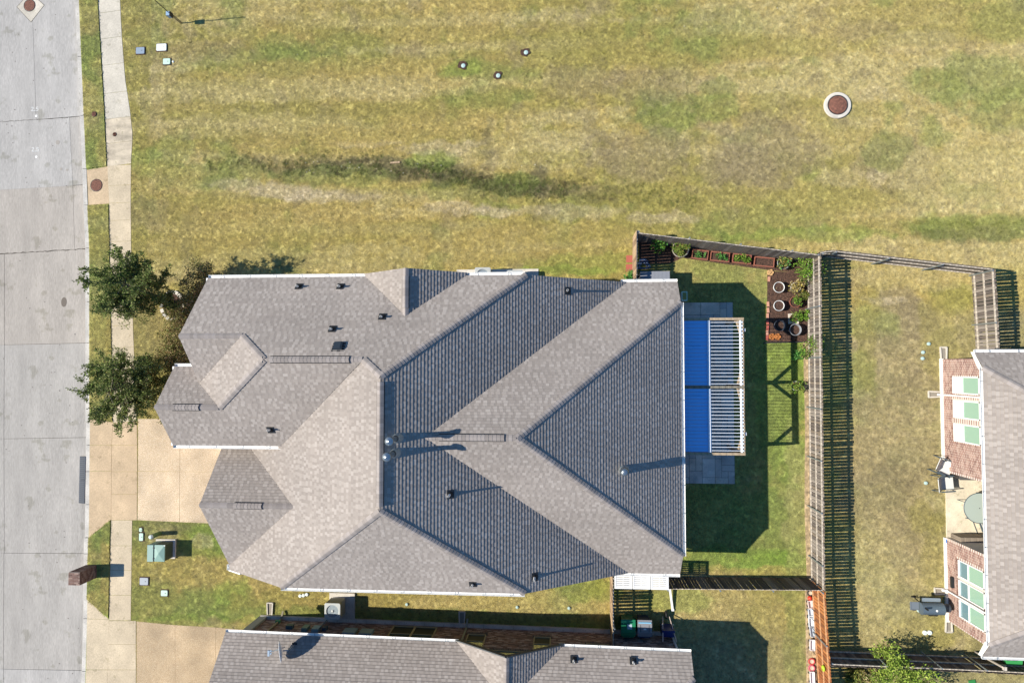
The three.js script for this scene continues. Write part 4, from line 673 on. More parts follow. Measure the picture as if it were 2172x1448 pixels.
function fence(label, A, B, { side = 1, pal = grey, rail = M.railGrey, h = 1.9, posts = 2.4, gap = 0.011, rails = [0.3, 1.02, 1.72], topcap = false } = {}) {
  const a = V(...A), d = V(...B).sub(a), len = d.length(), turn = Math.atan2(-d.z, d.x), t = thing('wooden_fence', label, 'fence', a, turn), s = side;   // rails stand on local z * side
  for (const y of rails) part('rail', new Geo().box(len / 2, y, s * 0.034, len, 0.085, 0.04), rail, t);
  for (let x = 0.06; x < len + 0.01; x += posts) { const p = part('post', new Geo().rod(V(0, 0, 0), V(0, 0, h - 0.04), 0.032, 0.032, 10), M.galv, t); p.position.set(Math.min(x, len - 0.05), 0, s * 0.088); }
  let x = 0.07; const k = h / 1.86;
  while (x < len) { const m = part('picket', pick(picketGeos), pick(pal), t); m.position.set(x, 0, -s * rr(0.004, 0.008)); m.scale.set(1, k * rr(0.99, 1.008), 1); m.rotation.z = rr(-0.006, 0.006); x += 0.14 + gap * rr(0.3, 1.9); }
  return t;
}
seed(401);
const F = (px, py, h = 1.9) => at(px, py, h);
fence('short weathered fence with tan boards running from the house eave past two red pavers', F(1351, 487), F(1350, 592), { side: -1, pal: tanWood });
fence('grey board fence behind the row of terracotta troughs', F(1353, 494), F(1739, 541), { side: -1, gap: 0.006 });
fence('long grey fence with pale rails running behind the potted plants and lawn', F(1742, 537), F(1751, 1253), { side: 1, gap: 0.016 });
fence('orange stained fence behind a row of toys', F(1751.5, 1256), F(1768, 1500), { side: 1, pal: orange, rail: M.railOrange, gap: 0.014 });
fence('dark stained fence dividing the two back lawns', F(1415, 1249), F(1748, 1252), { side: 1, pal: darkWood, gap: 0.006 });
fence('short grey fence length linking the garden corner to the lot behind', F(1744, 533), F(1772, 529.5), { side: 1 });
fence('grey fence with metal posts along the open field behind the red brick house', F(1773, 530), F(2112, 569), { side: 1 });
fence('grey fence with white rails meeting the gutter corner of the red brick house', F(2113, 570), F(2124, 760), { side: 1, gap: 0.016 });
fence('dark brown fence with metal posts behind the yellow green bush', F(1765, 1413), F(2092, 1427), { side: -1, pal: darkWood, gap: 0.005 });
fence('dark brown fence continuing past the leaning board to the green bin', F(2094, 1427), F(2230, 1434), { side: -1, pal: darkWood, gap: 0.005 });
fence('narrow tan gate fence beside the white louvred panels and the bins', F(1300, 1222), F(1300, 1372), { side: -1, pal: tanWood, gap: 0.02 });
{ // pale board leaning on the fence end
  const a = AV(2068, 1382, 0, 0.05), t = thing('leaning_board', 'long pale board leaning against the brown fence at the house corner', 'board', a), b = AV(2131, 1419, 1.95, 1.98).sub(a); b.z -= 0.05;
  part('plank', new Geo().bar(new THREE.Vector3(), b, 0.1, 0.04), M.railGrey, t); part('end_block', new Geo().box(b.x, b.y, b.z, 0.14, 0.12, 0.16), M.railGrey, t);
}
// ---------------------------------------------------------------- pergola over the patio
{
  seed(411); const h = 3, x0 = 4.86, xm = at(1504, 820, h)[0], x1 = at(1577, 820, h)[0], z0 = at(1577, 676, h)[1], z1 = at(1580, 963, h)[1], zm = at(1578, 821, h)[1];
  const t = thing('pergola', 'wooden patio pergola, half roofed with blue louvres and half with open white slats', 'pergola', V(x0, zm)), L = (x, z, y) => V(x - x0, z - zm, y);
  const wood = new THREE.MeshStandardMaterial({ map: woodTex([170, 150, 122], 160), roughness: 0.85 }), woodDull = new THREE.MeshStandardMaterial({ map: woodTex([126, 120, 104], 161), roughness: 0.9 });
  const blue = mat('#7abdf4', 0.4), slat = mat('#e6eaee', 0.4);
  for (const z of [z0, zm, z1]) part('beam', new Geo().bar(L(x0 + 0.05, z, h - 0.09), L(x1 + 0.06, z, h - 0.09), 0.11, 0.22), z === zm ? woodDull : wood, t);
  part('beam', new Geo().bar(L(x1, z0 + 0.06, h - 0.1), L(x1, zm - 0.06, h - 0.1), 0.11, 0.2), wood, t); part('beam', new Geo().bar(L(x1, zm + 0.06, h - 0.1), L(x1, z1 - 0.06, h - 0.1), 0.11, 0.2), wood, t);
  part('ledger', new Geo().bar(L(x0, z0, h - 0.1), L(x0, z1, h - 0.1), 0.06, 0.2), woodDull, t);
  for (const z of [z0, zm, z1]) { part('post', new Geo().box(x1 - x0, (h - 0.2) / 2, z - zm, 0.14, h - 0.2, 0.14), wood, t); for (const s of [-1, 1]) if ((z !== z0 || s > 0) && (z !== z1 || s < 0)) part('knee_brace', new Geo().bar(L(x1, z, h - 1.05), L(x1, z + s * 0.78, h - 0.22), 0.09, 0.12), wood, t); part('knee_brace', new Geo().bar(L(x1, z, h - 0.9), L(x1 - 0.62, z, h - 0.24), 0.09, 0.1), wood, t); }
  for (const [a, b] of [[z0, zm], [zm, z1]]) {
    const A = a + 0.07, B = b - 0.07; part('middle_frame', new Geo().bar(L(xm, A, h - 0.02), L(xm, B, h - 0.02), 0.09, 0.16), slat, t); part('edge_frame', new Geo().bar(L(x1 - 0.1, A, h - 0.02), L(x1 - 0.1, B, h - 0.02), 0.06, 0.14), slat, t); part('edge_frame', new Geo().bar(L(xm + 0.08, A, h - 0.03), L(xm + 0.08, B, h - 0.03), 0.03, 0.05), slat, t);
    const n = 18, st = (B - A) / n, cg = new Geo().box(0, 0, 0, xm - 0.05 - x0 - 0.04, 0.018, st * 0.93, 0, [0.16, 0]).build(), og = new Geo().box(0, 0, 0, x1 - 0.13 - xm - 0.05, 0.1, 0.02).build(), pin = new Geo().box(0, 0, 0, 0.1, 0.03, 0.07).build();
    for (let i = 0; i < n; i++) { const z = A + (i + 0.5) * st; part('blue_louvre', cg, blue, t).position.copy(L((x0 + xm) / 2 - 0.0, z, h - 0.03)); const o = part('white_slat', og, slat, t); o.position.copy(L((xm + x1) / 2 - 0.04, z, h - 0.035)); o.rotation.x = 0.06 + rr(-0.02, 0.02); part('slat_bracket', pin, slat, t).position.copy(L(x1 - 0.05, z, h + 0.02)); }
  }
  for (const z of [z0 + 0.5, z1 - 0.9]) part('end_clip', new Geo().box(x1 - x0 + 0.1, h - 0.1, z - zm, 0.08, 0.08, 0.14), M.white, t);
}
// ---------------------------------------------------------------- foliage
function leaf(g, c, size, dir, col, curl = 0.5) {                         // a folded leaf of two triangles each side
  const n = new THREE.Vector3(rr(-1, 1), rr(0.1, 1.2), rr(-1, 1)).normalize(), s = new THREE.Vector3().crossVectors(dir, n).normalize(), tip = c.clone().addScaledVector(dir, size), w = size * curl * 0.5, m = c.clone().addScaledVector(dir, size * 0.45);
  g.color(col); g.tri(c, m.clone().addScaledVector(s, w), tip).tri(c, tip, m.clone().addScaledVector(s, -w));
}
const rdir = (up = 0) => new THREE.Vector3(rr(-1, 1), rr(-1, 1) + up, rr(-1, 1)).normalize();
function ball(g, c, r, n, size, pal, up = 0.3, shell = 0.4) {
  for (let i = 0; i < n; i++) { const d = rdir(), k = Math.pow(rnd(), shell), p = c.clone().add(new THREE.Vector3(d.x * r.x, d.y * r.y, d.z * r.z).multiplyScalar(k)); if (p.y < 0.02) p.y = 0.02 + rnd() * 0.1; const col = pick(pal), b = rr(0.7, 1.3); leaf(g, p, size * rr(0.6, 1.35), d.clone().multiplyScalar(0.7).add(rdir(up)).normalize(), [col[0] * b, col[1] * b, col[2] * b]); }
}
const GREENS = { sunny: [[0.26, 0.38, 0.05], [0.34, 0.44, 0.07], [0.4, 0.46, 0.1], [0.2, 0.3, 0.04]], oak: [[0.12, 0.175, 0.04], [0.155, 0.21, 0.048], [0.09, 0.13, 0.034], [0.21, 0.25, 0.07], [0.28, 0.285, 0.11]], lime: [[0.16, 0.3, 0.03], [0.2, 0.36, 0.04], [0.11, 0.24, 0.03], [0.25, 0.36, 0.06]], mint: [[0.1, 0.3, 0.06], [0.14, 0.36, 0.08], [0.08, 0.22, 0.05]], olive: [[0.2, 0.25, 0.05], [0.28, 0.3, 0.07], [0.14, 0.2, 0.04], [0.34, 0.3, 0.08]], gold: [[0.45, 0.36, 0.06], [0.38, 0.3, 0.1], [0.5, 0.42, 0.12], [0.3, 0.28, 0.08]], rust: [[0.27, 0.23, 0.08], [0.36, 0.25, 0.12], [0.19, 0.21, 0.06], [0.44, 0.34, 0.17], [0.13, 0.17, 0.045], [0.3, 0.29, 0.1]], straw: [[0.45, 0.36, 0.18], [0.4, 0.3, 0.14], [0.5, 0.42, 0.24]] };
M.foliage = M.leaf(); M.bark = new THREE.MeshStandardMaterial({ map: woodTex([112, 98, 84], 170), roughness: 0.95 }); M.twig = mat('#6f6a52', 0.9); M.stem = mat('#5d6b34', 0.9);
function clumps(g, c, r, count, cr, n, size, pal, up) { for (let i = 0; i < count; i++) { const d = rdir(), k = Math.pow(rnd(), 0.45); const p = c.clone().add(new THREE.Vector3(d.x * r.x * k, d.y * r.y * k, d.z * r.z * k)); const s = cr * rr(0.6, 1.3); ball(g, p, new THREE.Vector3(s, s * 0.8, s), n, size, pal, up); } }
function shrub(name, label, cat, pos, r, hgt, pal, { count = 22, n = 36, size = 0.09, group, stems = 5 } = {}) {
  const t = thing(name, label, cat, pos, 0, group), g = new Geo(); clumps(g, new THREE.Vector3(0, hgt * 0.56, 0), new THREE.Vector3(r, hgt * 0.42, r), count, r * 0.36, n, size, pal, 0.5);
  part('foliage', g, M.foliage, t); const s = new Geo(); for (let i = 0; i < stems; i++) { const a = rr(0, 6.28); s.rod(V(0.04 * Math.cos(a), 0.04 * Math.sin(a), 0), V(r * 0.5 * Math.cos(a), r * 0.5 * Math.sin(a), hgt * 0.7), 0.016, 0.006, 5); } part('stems', s, M.twig, t); return t;
}
function tree(label, pos, H, R, pal, seedN) {
  seed(seedN); const t = thing('street_tree', label, 'tree', pos, 0, 'young evergreen trees by the pavement'), tr = new Geo(), br = new Geo(), lf = new Geo();
  const base = V(0, 0, 0), lean = new THREE.Vector3(rr(-0.1, 0.1), 0, rr(-0.1, 0.1)); let last = base, r = 0.1; const pts = [base];
  for (let i = 1; i <= 7; i++) { const p = new THREE.Vector3(lean.x * i + rr(-.04, .04), H * 0.82 * i / 7, lean.z * i + rr(-.04, .04)), r2 = 0.1 * (1 - i / 8.2); tr.rod(last, p, r, r2, 9, false); last = p; r = r2; pts.push(p); }
  part('trunk', tr, M.bark, t);
  const mid = H * 0.6;
  for (let i = 0; i < 62; i++) {
    const k = rr(0.28, 0.95), f = k * 7, i0 = Math.min(6, Math.floor(f)), p = pts[i0].clone().lerp(pts[i0 + 1], f - i0), a = i * 2.4 + rr(-.4, .4), hN = (p.y - H * 0.28) / (H * 0.72), reach = R * Math.sqrt(Math.max(0.12, 1 - (hN * 1.7 - 0.75) ** 2 * 0.9)) * rr(0.62, 1.1);
    const d = new THREE.Vector3(Math.cos(a), rr(0.15, 0.75), Math.sin(a)).normalize(), e = p.clone().addScaledVector(d, reach), b = p.clone().lerp(e, 0.5).add(new THREE.Vector3(0, -0.08, 0));
    br.rod(p, b, 0.03, 0.018, 6, false).rod(b, e, 0.018, 0.006, 5, false);
    const tw = 9 + Math.floor(rnd() * 6);
    for (let j = 0; j < tw; j++) {
      const s = rr(0.3, 1.02), q = s < 0.5 ? p.clone().lerp(b, s * 2) : b.clone().lerp(e, s * 2 - 1), td = d.clone().multiplyScalar(0.8).add(rdir(0.25)).normalize(), te = q.clone().addScaledVector(td, rr(0.22, 0.55));
      br.rod(q, te, 0.007, 0.003, 4, false);
      const n = rnd() < 0.12 ? 5 : 34 + Math.floor(rnd() * 26);
      for (let m = 0; m < n; m++) { const w = q.clone().lerp(te, rr(0.15, 1.08)).add(rdir().multiplyScalar(rr(0, 0.13))), c = pick(pal), v = rr(0.7, 1.35); leaf(lf, w, rr(0.06, 0.13), td.clone().multiplyScalar(0.5).add(rdir(0.2)).normalize(), [c[0] * v, c[1] * v, c[2] * v], 0.55); }
    }
  }
  for (let i = 0; i < 120; i++) { const d = rdir(0.1), k = Math.pow(rnd(), 0.5), c = new THREE.Vector3(d.x * R * 0.85 * k, H * 0.62 + d.y * H * 0.3 * k, d.z * R * 0.85 * k); ball(lf, c, new THREE.Vector3(0.26, 0.2, 0.26), 46, 0.095, pal, 0.3); }
  const b = part('branches', br, M.twig, t); b.userData.kind = 'stuff'; const l = part('crown', lf, M.foliage, t); l.userData.kind = 'stuff'; return t;
}
tree('young evergreen tree rising from the stone ring by the pavement', AV(364, 640), 6.1, 1.75, GREENS.oak, 501);
tree('fuller evergreen tree overhanging the pavement at the driveway edge', AV(354, 800), 5.7, 1.95, GREENS.oak, 502);
{ // stone ring
  seed(505); const c = at(366, 648), t = thing('stone_tree_ring', 'ring of pale edging stones round the young tree', 'edging', V(...c));
  for (let i = 0; i < 16; i++) { const a = i / 16 * 6.283; const m = part('edging_stone', new Geo().box(0, 0.05, 0, 0.17, 0.11, 0.2), pick(tanWood.map(() => M.slabEdge).concat([M.kerb, mat('#b48f72', 0.9)])), t); m.position.set(0.58 * Math.cos(a), 0, 0.72 * Math.sin(a)); m.rotation.y = -a + rr(-.1, .1); }
}
seed(510);
for (const [px, py, r, h, l] of [[462, 588, .7, 2.7, 'tall bronze shrub at the north front corner, under the gutter end'], [446, 622, .75, 2.5, 'bronze shrub behind the stone tree ring'], [436, 660, .75, 2.3, 'bronze shrub against the wall between tree ring and front gable'], [420, 695, .8, 2.1, 'wide bronze green shrub below the tip of the front gable'], [395, 720, .7, 1.8, 'bronze shrub bulging furthest onto the front lawn'], [404, 752, .8, 1.9, 'bronze green shrub just above the step in the front eaves'], [375, 765, .7, 1.6, 'low bronze shrub touching the fuller tree crown'], [440, 735, .8, 2.0, 'bronze green shrub tucked into the corner of the two gables'], [400, 800, .7, 1.7, 'dark green shrub shaded by the fuller tree'], [392, 850, .7, 1.6, 'green shrub shaded under the lower gable tip'], [385, 880, .6, 1.3, 'green shrub at the edge of the driveway'], [395, 672, .6, 1.5, 'small bronze shrub next to the tree ring']]) shrub('front_shrub', l, 'shrub', AV(px, py), r, h, py > 790 ? GREENS.oak.concat(GREENS.rust) : GREENS.rust, { count: 40, n: 60, size: 0.095, group: 'shrubs along the house front' });
// ---------------------------------------------------------------- kitchen garden
M.potSoil = M.soil;
function pot(label, px, py, h, r, m, { group, taper = 0.78, plant, cat = 'plant pot', name = 'plant_pot', fill = 0.86, soil = M.potSoil } = {}) {
  const p = at(px, py, h), t = thing(name, label, cat, V(...p, 0.02), 0, group);
  part('pot', lathe([[0.001, 0], [r * taper, 0], [r * 0.97, h * 0.86], [r * 1.04, h * 0.88], [r * 1.04, h], [r * 0.93, h], [r * 0.9, h * 0.8], [r * 0.86, h * 0.5]], 28), m, t);
  const g = new THREE.CircleGeometry(r * 0.92, 24); g.rotateX(-Math.PI / 2); g.translate(0, h * fill, 0); part('potting_soil', g, soil, t);
  if (plant) { const [pal, pr, ph, count, n, size, up = 0.5] = plant, f = new Geo(); clumps(f, new THREE.Vector3(0, h * fill + ph * 0.5, 0), new THREE.Vector3(pr, ph * 0.5, pr), count, pr * 0.4, n, size, pal, up); part('plant', f, M.foliage, t); }
  return t;
}
const whitePot = mat('#dcdbd6', 0.6), greyPot = mat('#8c8f92', 0.7), darkPot = mat('#3c434c', 0.6), stonePot = mat('#a49d92', 0.9);
seed(520);
pot('white pot of bare soil nearest the stone flower block', 1653, 609, 0.34, 0.26, whitePot, { plant: [GREENS.straw, 0.1, 0.1, 2, 5, 0.05] });
pot('white pot of bare soil just above the pergola shadow', 1653, 648, 0.34, 0.25, whitePot);
pot('white pot holding a yellowing dry plant', 1689, 609, 0.32, 0.24, whitePot, { plant: [GREENS.gold.concat(GREENS.straw), 0.34, 0.5, 20, 30, 0.09] });
pot('terracotta pot with a leafy green plant', 1688, 640, 0.36, 0.27, M.terracotta, { plant: [GREENS.lime, 0.22, 0.3, 10, 16, 0.1] });
pot('empty dark blue grey pot in the slat shadow', 1655, 690, 0.4, 0.27, darkPot, { fill: 0.5 });
pot('wide grey pot half filled with soil', 1688, 699, 0.38, 0.28, greyPot, { fill: 0.55 });
pot('small terracotta pot on a square slab', 1684, 674, 0.24, 0.17, M.terracotta, { plant: [GREENS.lime, 0.3, 0.3, 10, 16, 0.1] });
pot('small white pot with a bushy plant beside the long fence', 1689, 818, 0.3, 0.22, whitePot, { plant: [GREENS.lime.concat(GREENS.olive), 0.34, 0.4, 16, 26, 0.09] });
pot('big grey tub with green and golden leaves at the end of the troughs', 1663, 557, 0.36, 0.3, greyPot, { plant: [GREENS.mint.concat(GREENS.gold), 0.34, 0.3, 16, 20, 0.11] });
pot('big round stone tub with a dense yellow green shrub', 1444, 528, 0.4, 0.4, stonePot, { plant: [GREENS.olive.concat(GREENS.lime), 0.42, 0.55, 26, 40, 0.07] });
part('slab', new Geo().box(0, 0.03, 0, 0.5, 0.06, 0.5), M.slabEdge, thing('stepping_slab', 'square pale slab under the small terracotta pot', 'slab', AV(1683, 676)));
const troughs = [[1468, 533, 1503, 545, 'terracotta trough with trailing leaves beside the stone tub', GREENS.mint, 6], [1507, 539, 1548, 548, 'terracotta trough with two leafy clumps', GREENS.mint, 9], [1554, 543, 1594, 553, 'terracotta trough packed with pale green plants', GREENS.lime, 16], [1600, 548, 1643, 561, 'terracotta trough of bare soil next to the big grey tub', null, 0]];
for (const [x0, y0, x1, y1, label, pal, n] of troughs) {
  const a = at(x0, (y0 + y1) / 2 - 1, 0.26), b = at(x1, (y0 + y1) / 2 + 3, 0.26), dx = b[0] - a[0], dz = b[1] - a[1], L = Math.hypot(dx, dz) - 0.05, t = thing('planter_trough', label, 'planter', V((a[0] + b[0]) / 2, (a[1] + b[1]) / 2, 0.02), Math.atan2(-dz, dx), 'terracotta troughs along the fence');
  const W = 0.4, w = new Geo(); for (const s of [-1, 1]) { w.bar(V(-L / 2, s * W / 2, 0.15), V(L / 2, s * W / 2, 0.15), 0.035, 0.26); w.bar(V(s * L / 2, -W / 2 + .02, 0.15), V(s * L / 2, W / 2 - .02, 0.15), 0.035, 0.26); w.bar(V(-L / 2 - .02, s * (W / 2 + .012), 0.27), V(L / 2 + .02, s * (W / 2 + .012), 0.27), 0.05, 0.03); } w.box(0, 0.03, 0, L, 0.03, W); part('box', w, M.terracotta, t); part('potting_soil', new Geo().box(0, 0.14, 0, L - 0.05, 0.14, W - 0.05), M.soil, t);
  if (pal) { const f = new Geo(); for (let i = 0; i < n; i++) ball(f, new THREE.Vector3(rr(-L / 2 + .1, L / 2 - .1), 0.3, rr(-.12, .12)), new THREE.Vector3(.12, .12, .12), 26, 0.09, pal, 0.7); part('plants', f, M.foliage, t); }
}
for (const [px, py, r, h, label, pal] of [[1706, 571, .66, 1.25, 'large lime green bush at the garden corner', GREENS.lime], [1711, 735, .62, 1.35, 'large lime bush with bare stems against the long fence', GREENS.lime.concat([[0.3, 0.26, 0.1]])], [1396, 521, .42, 1.1, 'bright green plant in the shaded fence corner', GREENS.mint.concat(GREENS.lime)], [1700, 668, .25, .5, 'small green plant behind the terracotta pot', GREENS.lime], [1647, 540, .18, .5, 'small bright green tuft by the grey tub', GREENS.mint], [1662, 545, .16, .35, 'low green tuft beside the grey tub', GREENS.mint], [1690, 752, .3, .35, 'low green clump on the slat shaded lawn', GREENS.mint], [1337, 587, .3, .4, 'pale weed clump outside the fence by the pavers', GREENS.mint], [1700, 628, .2, .6, 'thin yellow green plant by the fence', GREENS.olive]]) shrub('garden_plant', label, 'plant', AV(px, py), r, h, pal, { count: Math.max(7, Math.round(52 * r)), n: 34, size: 0.1, stems: 4 });
seed(530);
{ // edging bricks and flower shaped blocks
  for (const [px, py, k] of [[1631, 592, 0], [1629, 645, 0], [1629, 658, 0], [1628, 670, 0], [1628, 683, 1], [1628, 695, 1], [1627, 706, 0], [1627, 716, 1]]) part('brick', new Geo().box(0, 0.04, 0, 0.11, 0.075, 0.24, rr(-.1, .1)), mat(k ? '#a8564a' : '#c08c74', 0.9), thing('edging_brick', 'loose reddish edging brick along the mulch bed', 'brick', AV(px, py), 0, 'edging bricks of the mulch bed'));
  for (const [px, py, c, l] of [[1634, 578, '#c9a06e', 'tan flower shaped stone block at the corner of the mulch bed'], [1637, 714, '#b9733a', 'orange flower shaped block beside the edging bricks in the slat shadow'], [1649, 714, '#b9733a', 'orange flower shaped block next to its twin in the mulch']]) { const t = thing('flower_block', l, 'paving block', AV(px, py)); for (let i = 0; i < 5; i++) { const a = i / 5 * 6.283; part('petal', new THREE.CylinderGeometry(0.075, 0.08, 0.07, 12).translate(0.085 * Math.cos(a), 0.05, 0.085 * Math.sin(a)), mat(c, 0.9), t); } part('centre', new THREE.CylinderGeometry(0.06, 0.06, 0.066, 12).translate(0, 0.05, 0), mat(c, 0.9), t); }
  for (const [px, py, l] of [[1336, 549, 'red square paver outside the short fence, farther from the eave'], [1335.5, 568, 'red square paver outside the short fence, nearer the eave']]) part('paver', new Geo().box(0, 0.02, 0, 0.36, 0.05, 0.36), mat('#a2594a', 0.9), thing('red_paver', l, 'paver', AV(px, py)));
  part('border_strip', new Geo().box(0, 0.05, 0, 2.0, 0.1, 0.05, 0.02), M.dark, thing('garden_edging', 'dark edging strip closing the mulch bed beside the flower blocks', 'edging', AV(1664, 726)));
}
{ // storage box by the fence
  const a = at(1358, 575.5, 1.15), b = at(1421, 592, 1.15), t = thing('storage_box', 'grey flat lidded storage shed tucked between fence and eave', 'storage box', V((a[0] + b[0]) / 2, a[1] + 0.36)), W = b[0] - a[0];
  part('body', new Geo().box(0, 0.56, 0, W - 0.06, 1.1, 0.66), mat('#777a80', 0.7), t); part('lid', new Geo().box(0, 1.13, 0, W, 0.05, 0.72), mat('#85888f', 0.65), t); const s = new Geo(); for (let i = 0; i < 22; i++) s.box(-W / 2 + (i + 0.5) * W / 22, 1.158, 0, 0.012, 0.008, 0.7); part('lid_ribs', s, mat('#7c7f87', 0.65), t).userData.kind = 'stuff';
}
{ // coiled hose
  const t = thing('garden_hose', 'coil of blue hose lying in the shaded fence corner', 'hose', AV(1364, 562)), hm = mat('#7d93b8', 0.5), pts = []; for (let i = 0; i < 130; i++) { const a = i * 0.3, r = 0.22 + 0.06 * Math.sin(i * 0.9) + 0.03 * Math.sin(i * 2.3); pts.push(new THREE.Vector3(r * Math.cos(a) + 0.1 * Math.sin(i * 0.05), 0.03 + 0.012 * (i / 10) + 0.05 * Math.abs(Math.sin(i * 0.37)), r * Math.sin(a))); }
  part('hose', new THREE.TubeGeometry(new THREE.CatmullRomCurve3(pts), 500, 0.011, 5), hm, t);
}
// ---------------------------------------------------------------- white louvred panels, bins, barrow in the side yard
{
  const h = 2.0, a = at(1303, 1216, h), b = at(1419, 1250.5, h), t = thing('louvred_canopy', 'row of three white louvred panels roofing the side gate passage', 'canopy', V(a[0], a[1])), W = (b[0] - a[0]) / 3, D = b[1] - a[1];
  for (let i = 0; i < 3; i++) { const g = new Geo(), x0 = i * W + 0.012, x1 = (i + 1) * W - 0.012; g.bar(V(x0 + .04, 0, h), V(x0 + .04, D, h), .08, .05).bar(V(x1 - .05, 0, h), V(x1 - .05, D, h), .1, .05).bar(V(x0 + .08, .035, h), V(x1 - .1, .035, h), .07, .048).bar(V(x0 + .08, D - .035, h), V(x1 - .1, D - .035, h), .07, .048); const p = part('panel_frame', g, M.white, t); for (let k = 0; k < 6; k++) { const z = 0.07 + (D - 0.14) * (k + 0.5) / 6, l = part('louvre', new Geo().box((x0 + x1) / 2 - .01, h + .004, z, x1 - x0 - .18, .012, (D - .14) / 6 * 0.8, 0, [0.1, 0]), M.white, p); } part('stiffener', new Geo().bar(V((x0 + x1) / 2 - .01, .07, h - .02), V((x0 + x1) / 2 - .01, D - .07, h - .02), .03, .03), M.white, p); }
  for (const x of [0.06, 3 * W - 0.06]) for (const z of [0.05, D - 0.05]) part('leg', new Geo().box(x, (h - .03) / 2, z, .06, h - .03, .06), M.white, t);
}
{ const a = AV(1419, 1236, 0.3, 0.35), b = AV(1427, 1293, 0.05, 0.05), t = thing('drain_pipe', 'white downspout extension lying on the lawn beside the louvred panels', 'pipe', a); part('pipe', new Geo().bar(new THREE.Vector3(), b.clone().sub(a), 0.1, 0.08), M.white, t); part('elbow', new Geo().box(b.x - a.x, b.y - a.y, b.z - a.z, 0.13, 0.1, 0.1), M.white, t); }
function bin(label, px, py, body, lid, extra) {
  const h = 1.05, p = at(px, py, h), t = thing('wheeled_bin', label, 'bin', V(...p)), g = new Geo(), A = (w, d, y) => [V(-w / 2, -d / 2, y), V(w / 2, -d / 2, y), V(w / 2, d / 2, y), V(-w / 2, d / 2, y)], lo = A(0.5, 0.58, 0.05), hi = A(0.62, 0.72, 0.96); for (let i = 0; i < 4; i++) { const j = (i + 1) % 4; g.quad(lo[i], lo[j], hi[j], hi[i]); } g.quad(...lo).quad(...hi); part('body', g, body, t);
  const l = new Geo(); prismX(l, [[-0.38, 0.97], [0.39, 0.97], [0.4, 1.0], [0.2, 1.07], [-0.25, 1.08], [-0.39, 1.01]], -0.34, 0.34); part('lid', l, lid, t); part('handle', new Geo().bar(V(-0.26, 0.43, 0.98), V(0.26, 0.43, 0.98), 0.04), body, t);
  for (const x of [-0.24, 0.24]) { const w = new THREE.CylinderGeometry(0.1, 0.1, 0.06, 16); w.rotateZ(Math.PI / 2); w.translate(x, 0.1, 0.3); part('wheel', w, M.black, t); } if (extra) extra(t);
}
bin('green wheeled bin with a pale label on its lid', 1333, 1332, mat('#1c6a48', 0.4), mat('#237a54', 0.35), (t) => part('label', new Geo().box(0.06, 1.083, -0.08, 0.22, 0.006, 0.24), mat('#a9b9c6', 0.6), t));
bin('navy wheeled bin with a grey lid', 1368, 1333, mat('#16224a', 0.45), mat('#85868a', 0.5), (t) => { part('lid_band', new Geo().box(0, 1.075, -0.28, 0.6, 0.02, 0.06), mat('#7db5d4', 0.4), t); part('lid_mark', new Geo().box(0, 1.084, 0.02, 0.14, 0.006, 0.07), M.white, t); for (const x of [-0.2, 0.2]) part('lid_groove', new Geo().box(x, 1.075, -0.02, 0.02, 0.014, 0.34), M.dark, t); });
{ // wheelbarrow standing on its nose against the wall
  const p = at(1415, 1330, 0.5), t = thing('wheelbarrow', 'wheelbarrow with navy tray tipped up against the south house wall', 'wheelbarrow', V(...p));
  const g = new Geo(); prismX(g, [[-0.1, 0.3], [0.28, 0.25], [0.3, 0.95], [-0.02, 1.0]], -0.3, 0.3); part('tray', g, mat('#17285e', 0.4), t);
  for (const s of [-1, 1]) part('handle', new Geo().rod(V(s * 0.16, -0.42, 0.25), V(s * 0.32, 0.36, 1.35), 0.022, 0.022, 8), mat('#cdb9ae', 0.6), t); part('cross_bar', new Geo().rod(V(-0.22, 0.0, 0.85), V(0.22, 0.0, 0.85), 0.018), M.galv, t);
  const w = new THREE.TorusGeometry(0.15, 0.05, 10, 24); w.rotateY(Math.PI / 2); w.translate(0, 0.2, -0.5); part('wheel', w, M.black, t); const hub = new THREE.CylinderGeometry(0.1, 0.1, 0.05, 16); hub.rotateZ(Math.PI / 2); hub.translate(0, 0.2, -0.5); part('hub', hub, mat('#b9b9b4', 0.6), t);
  for (const s of [-1, 1]) part('leg', new Geo().rod(V(s * 0.2, 0.0, 0.35), V(s * 0.26, -0.22, 0.75), 0.016), M.galv, t);
}
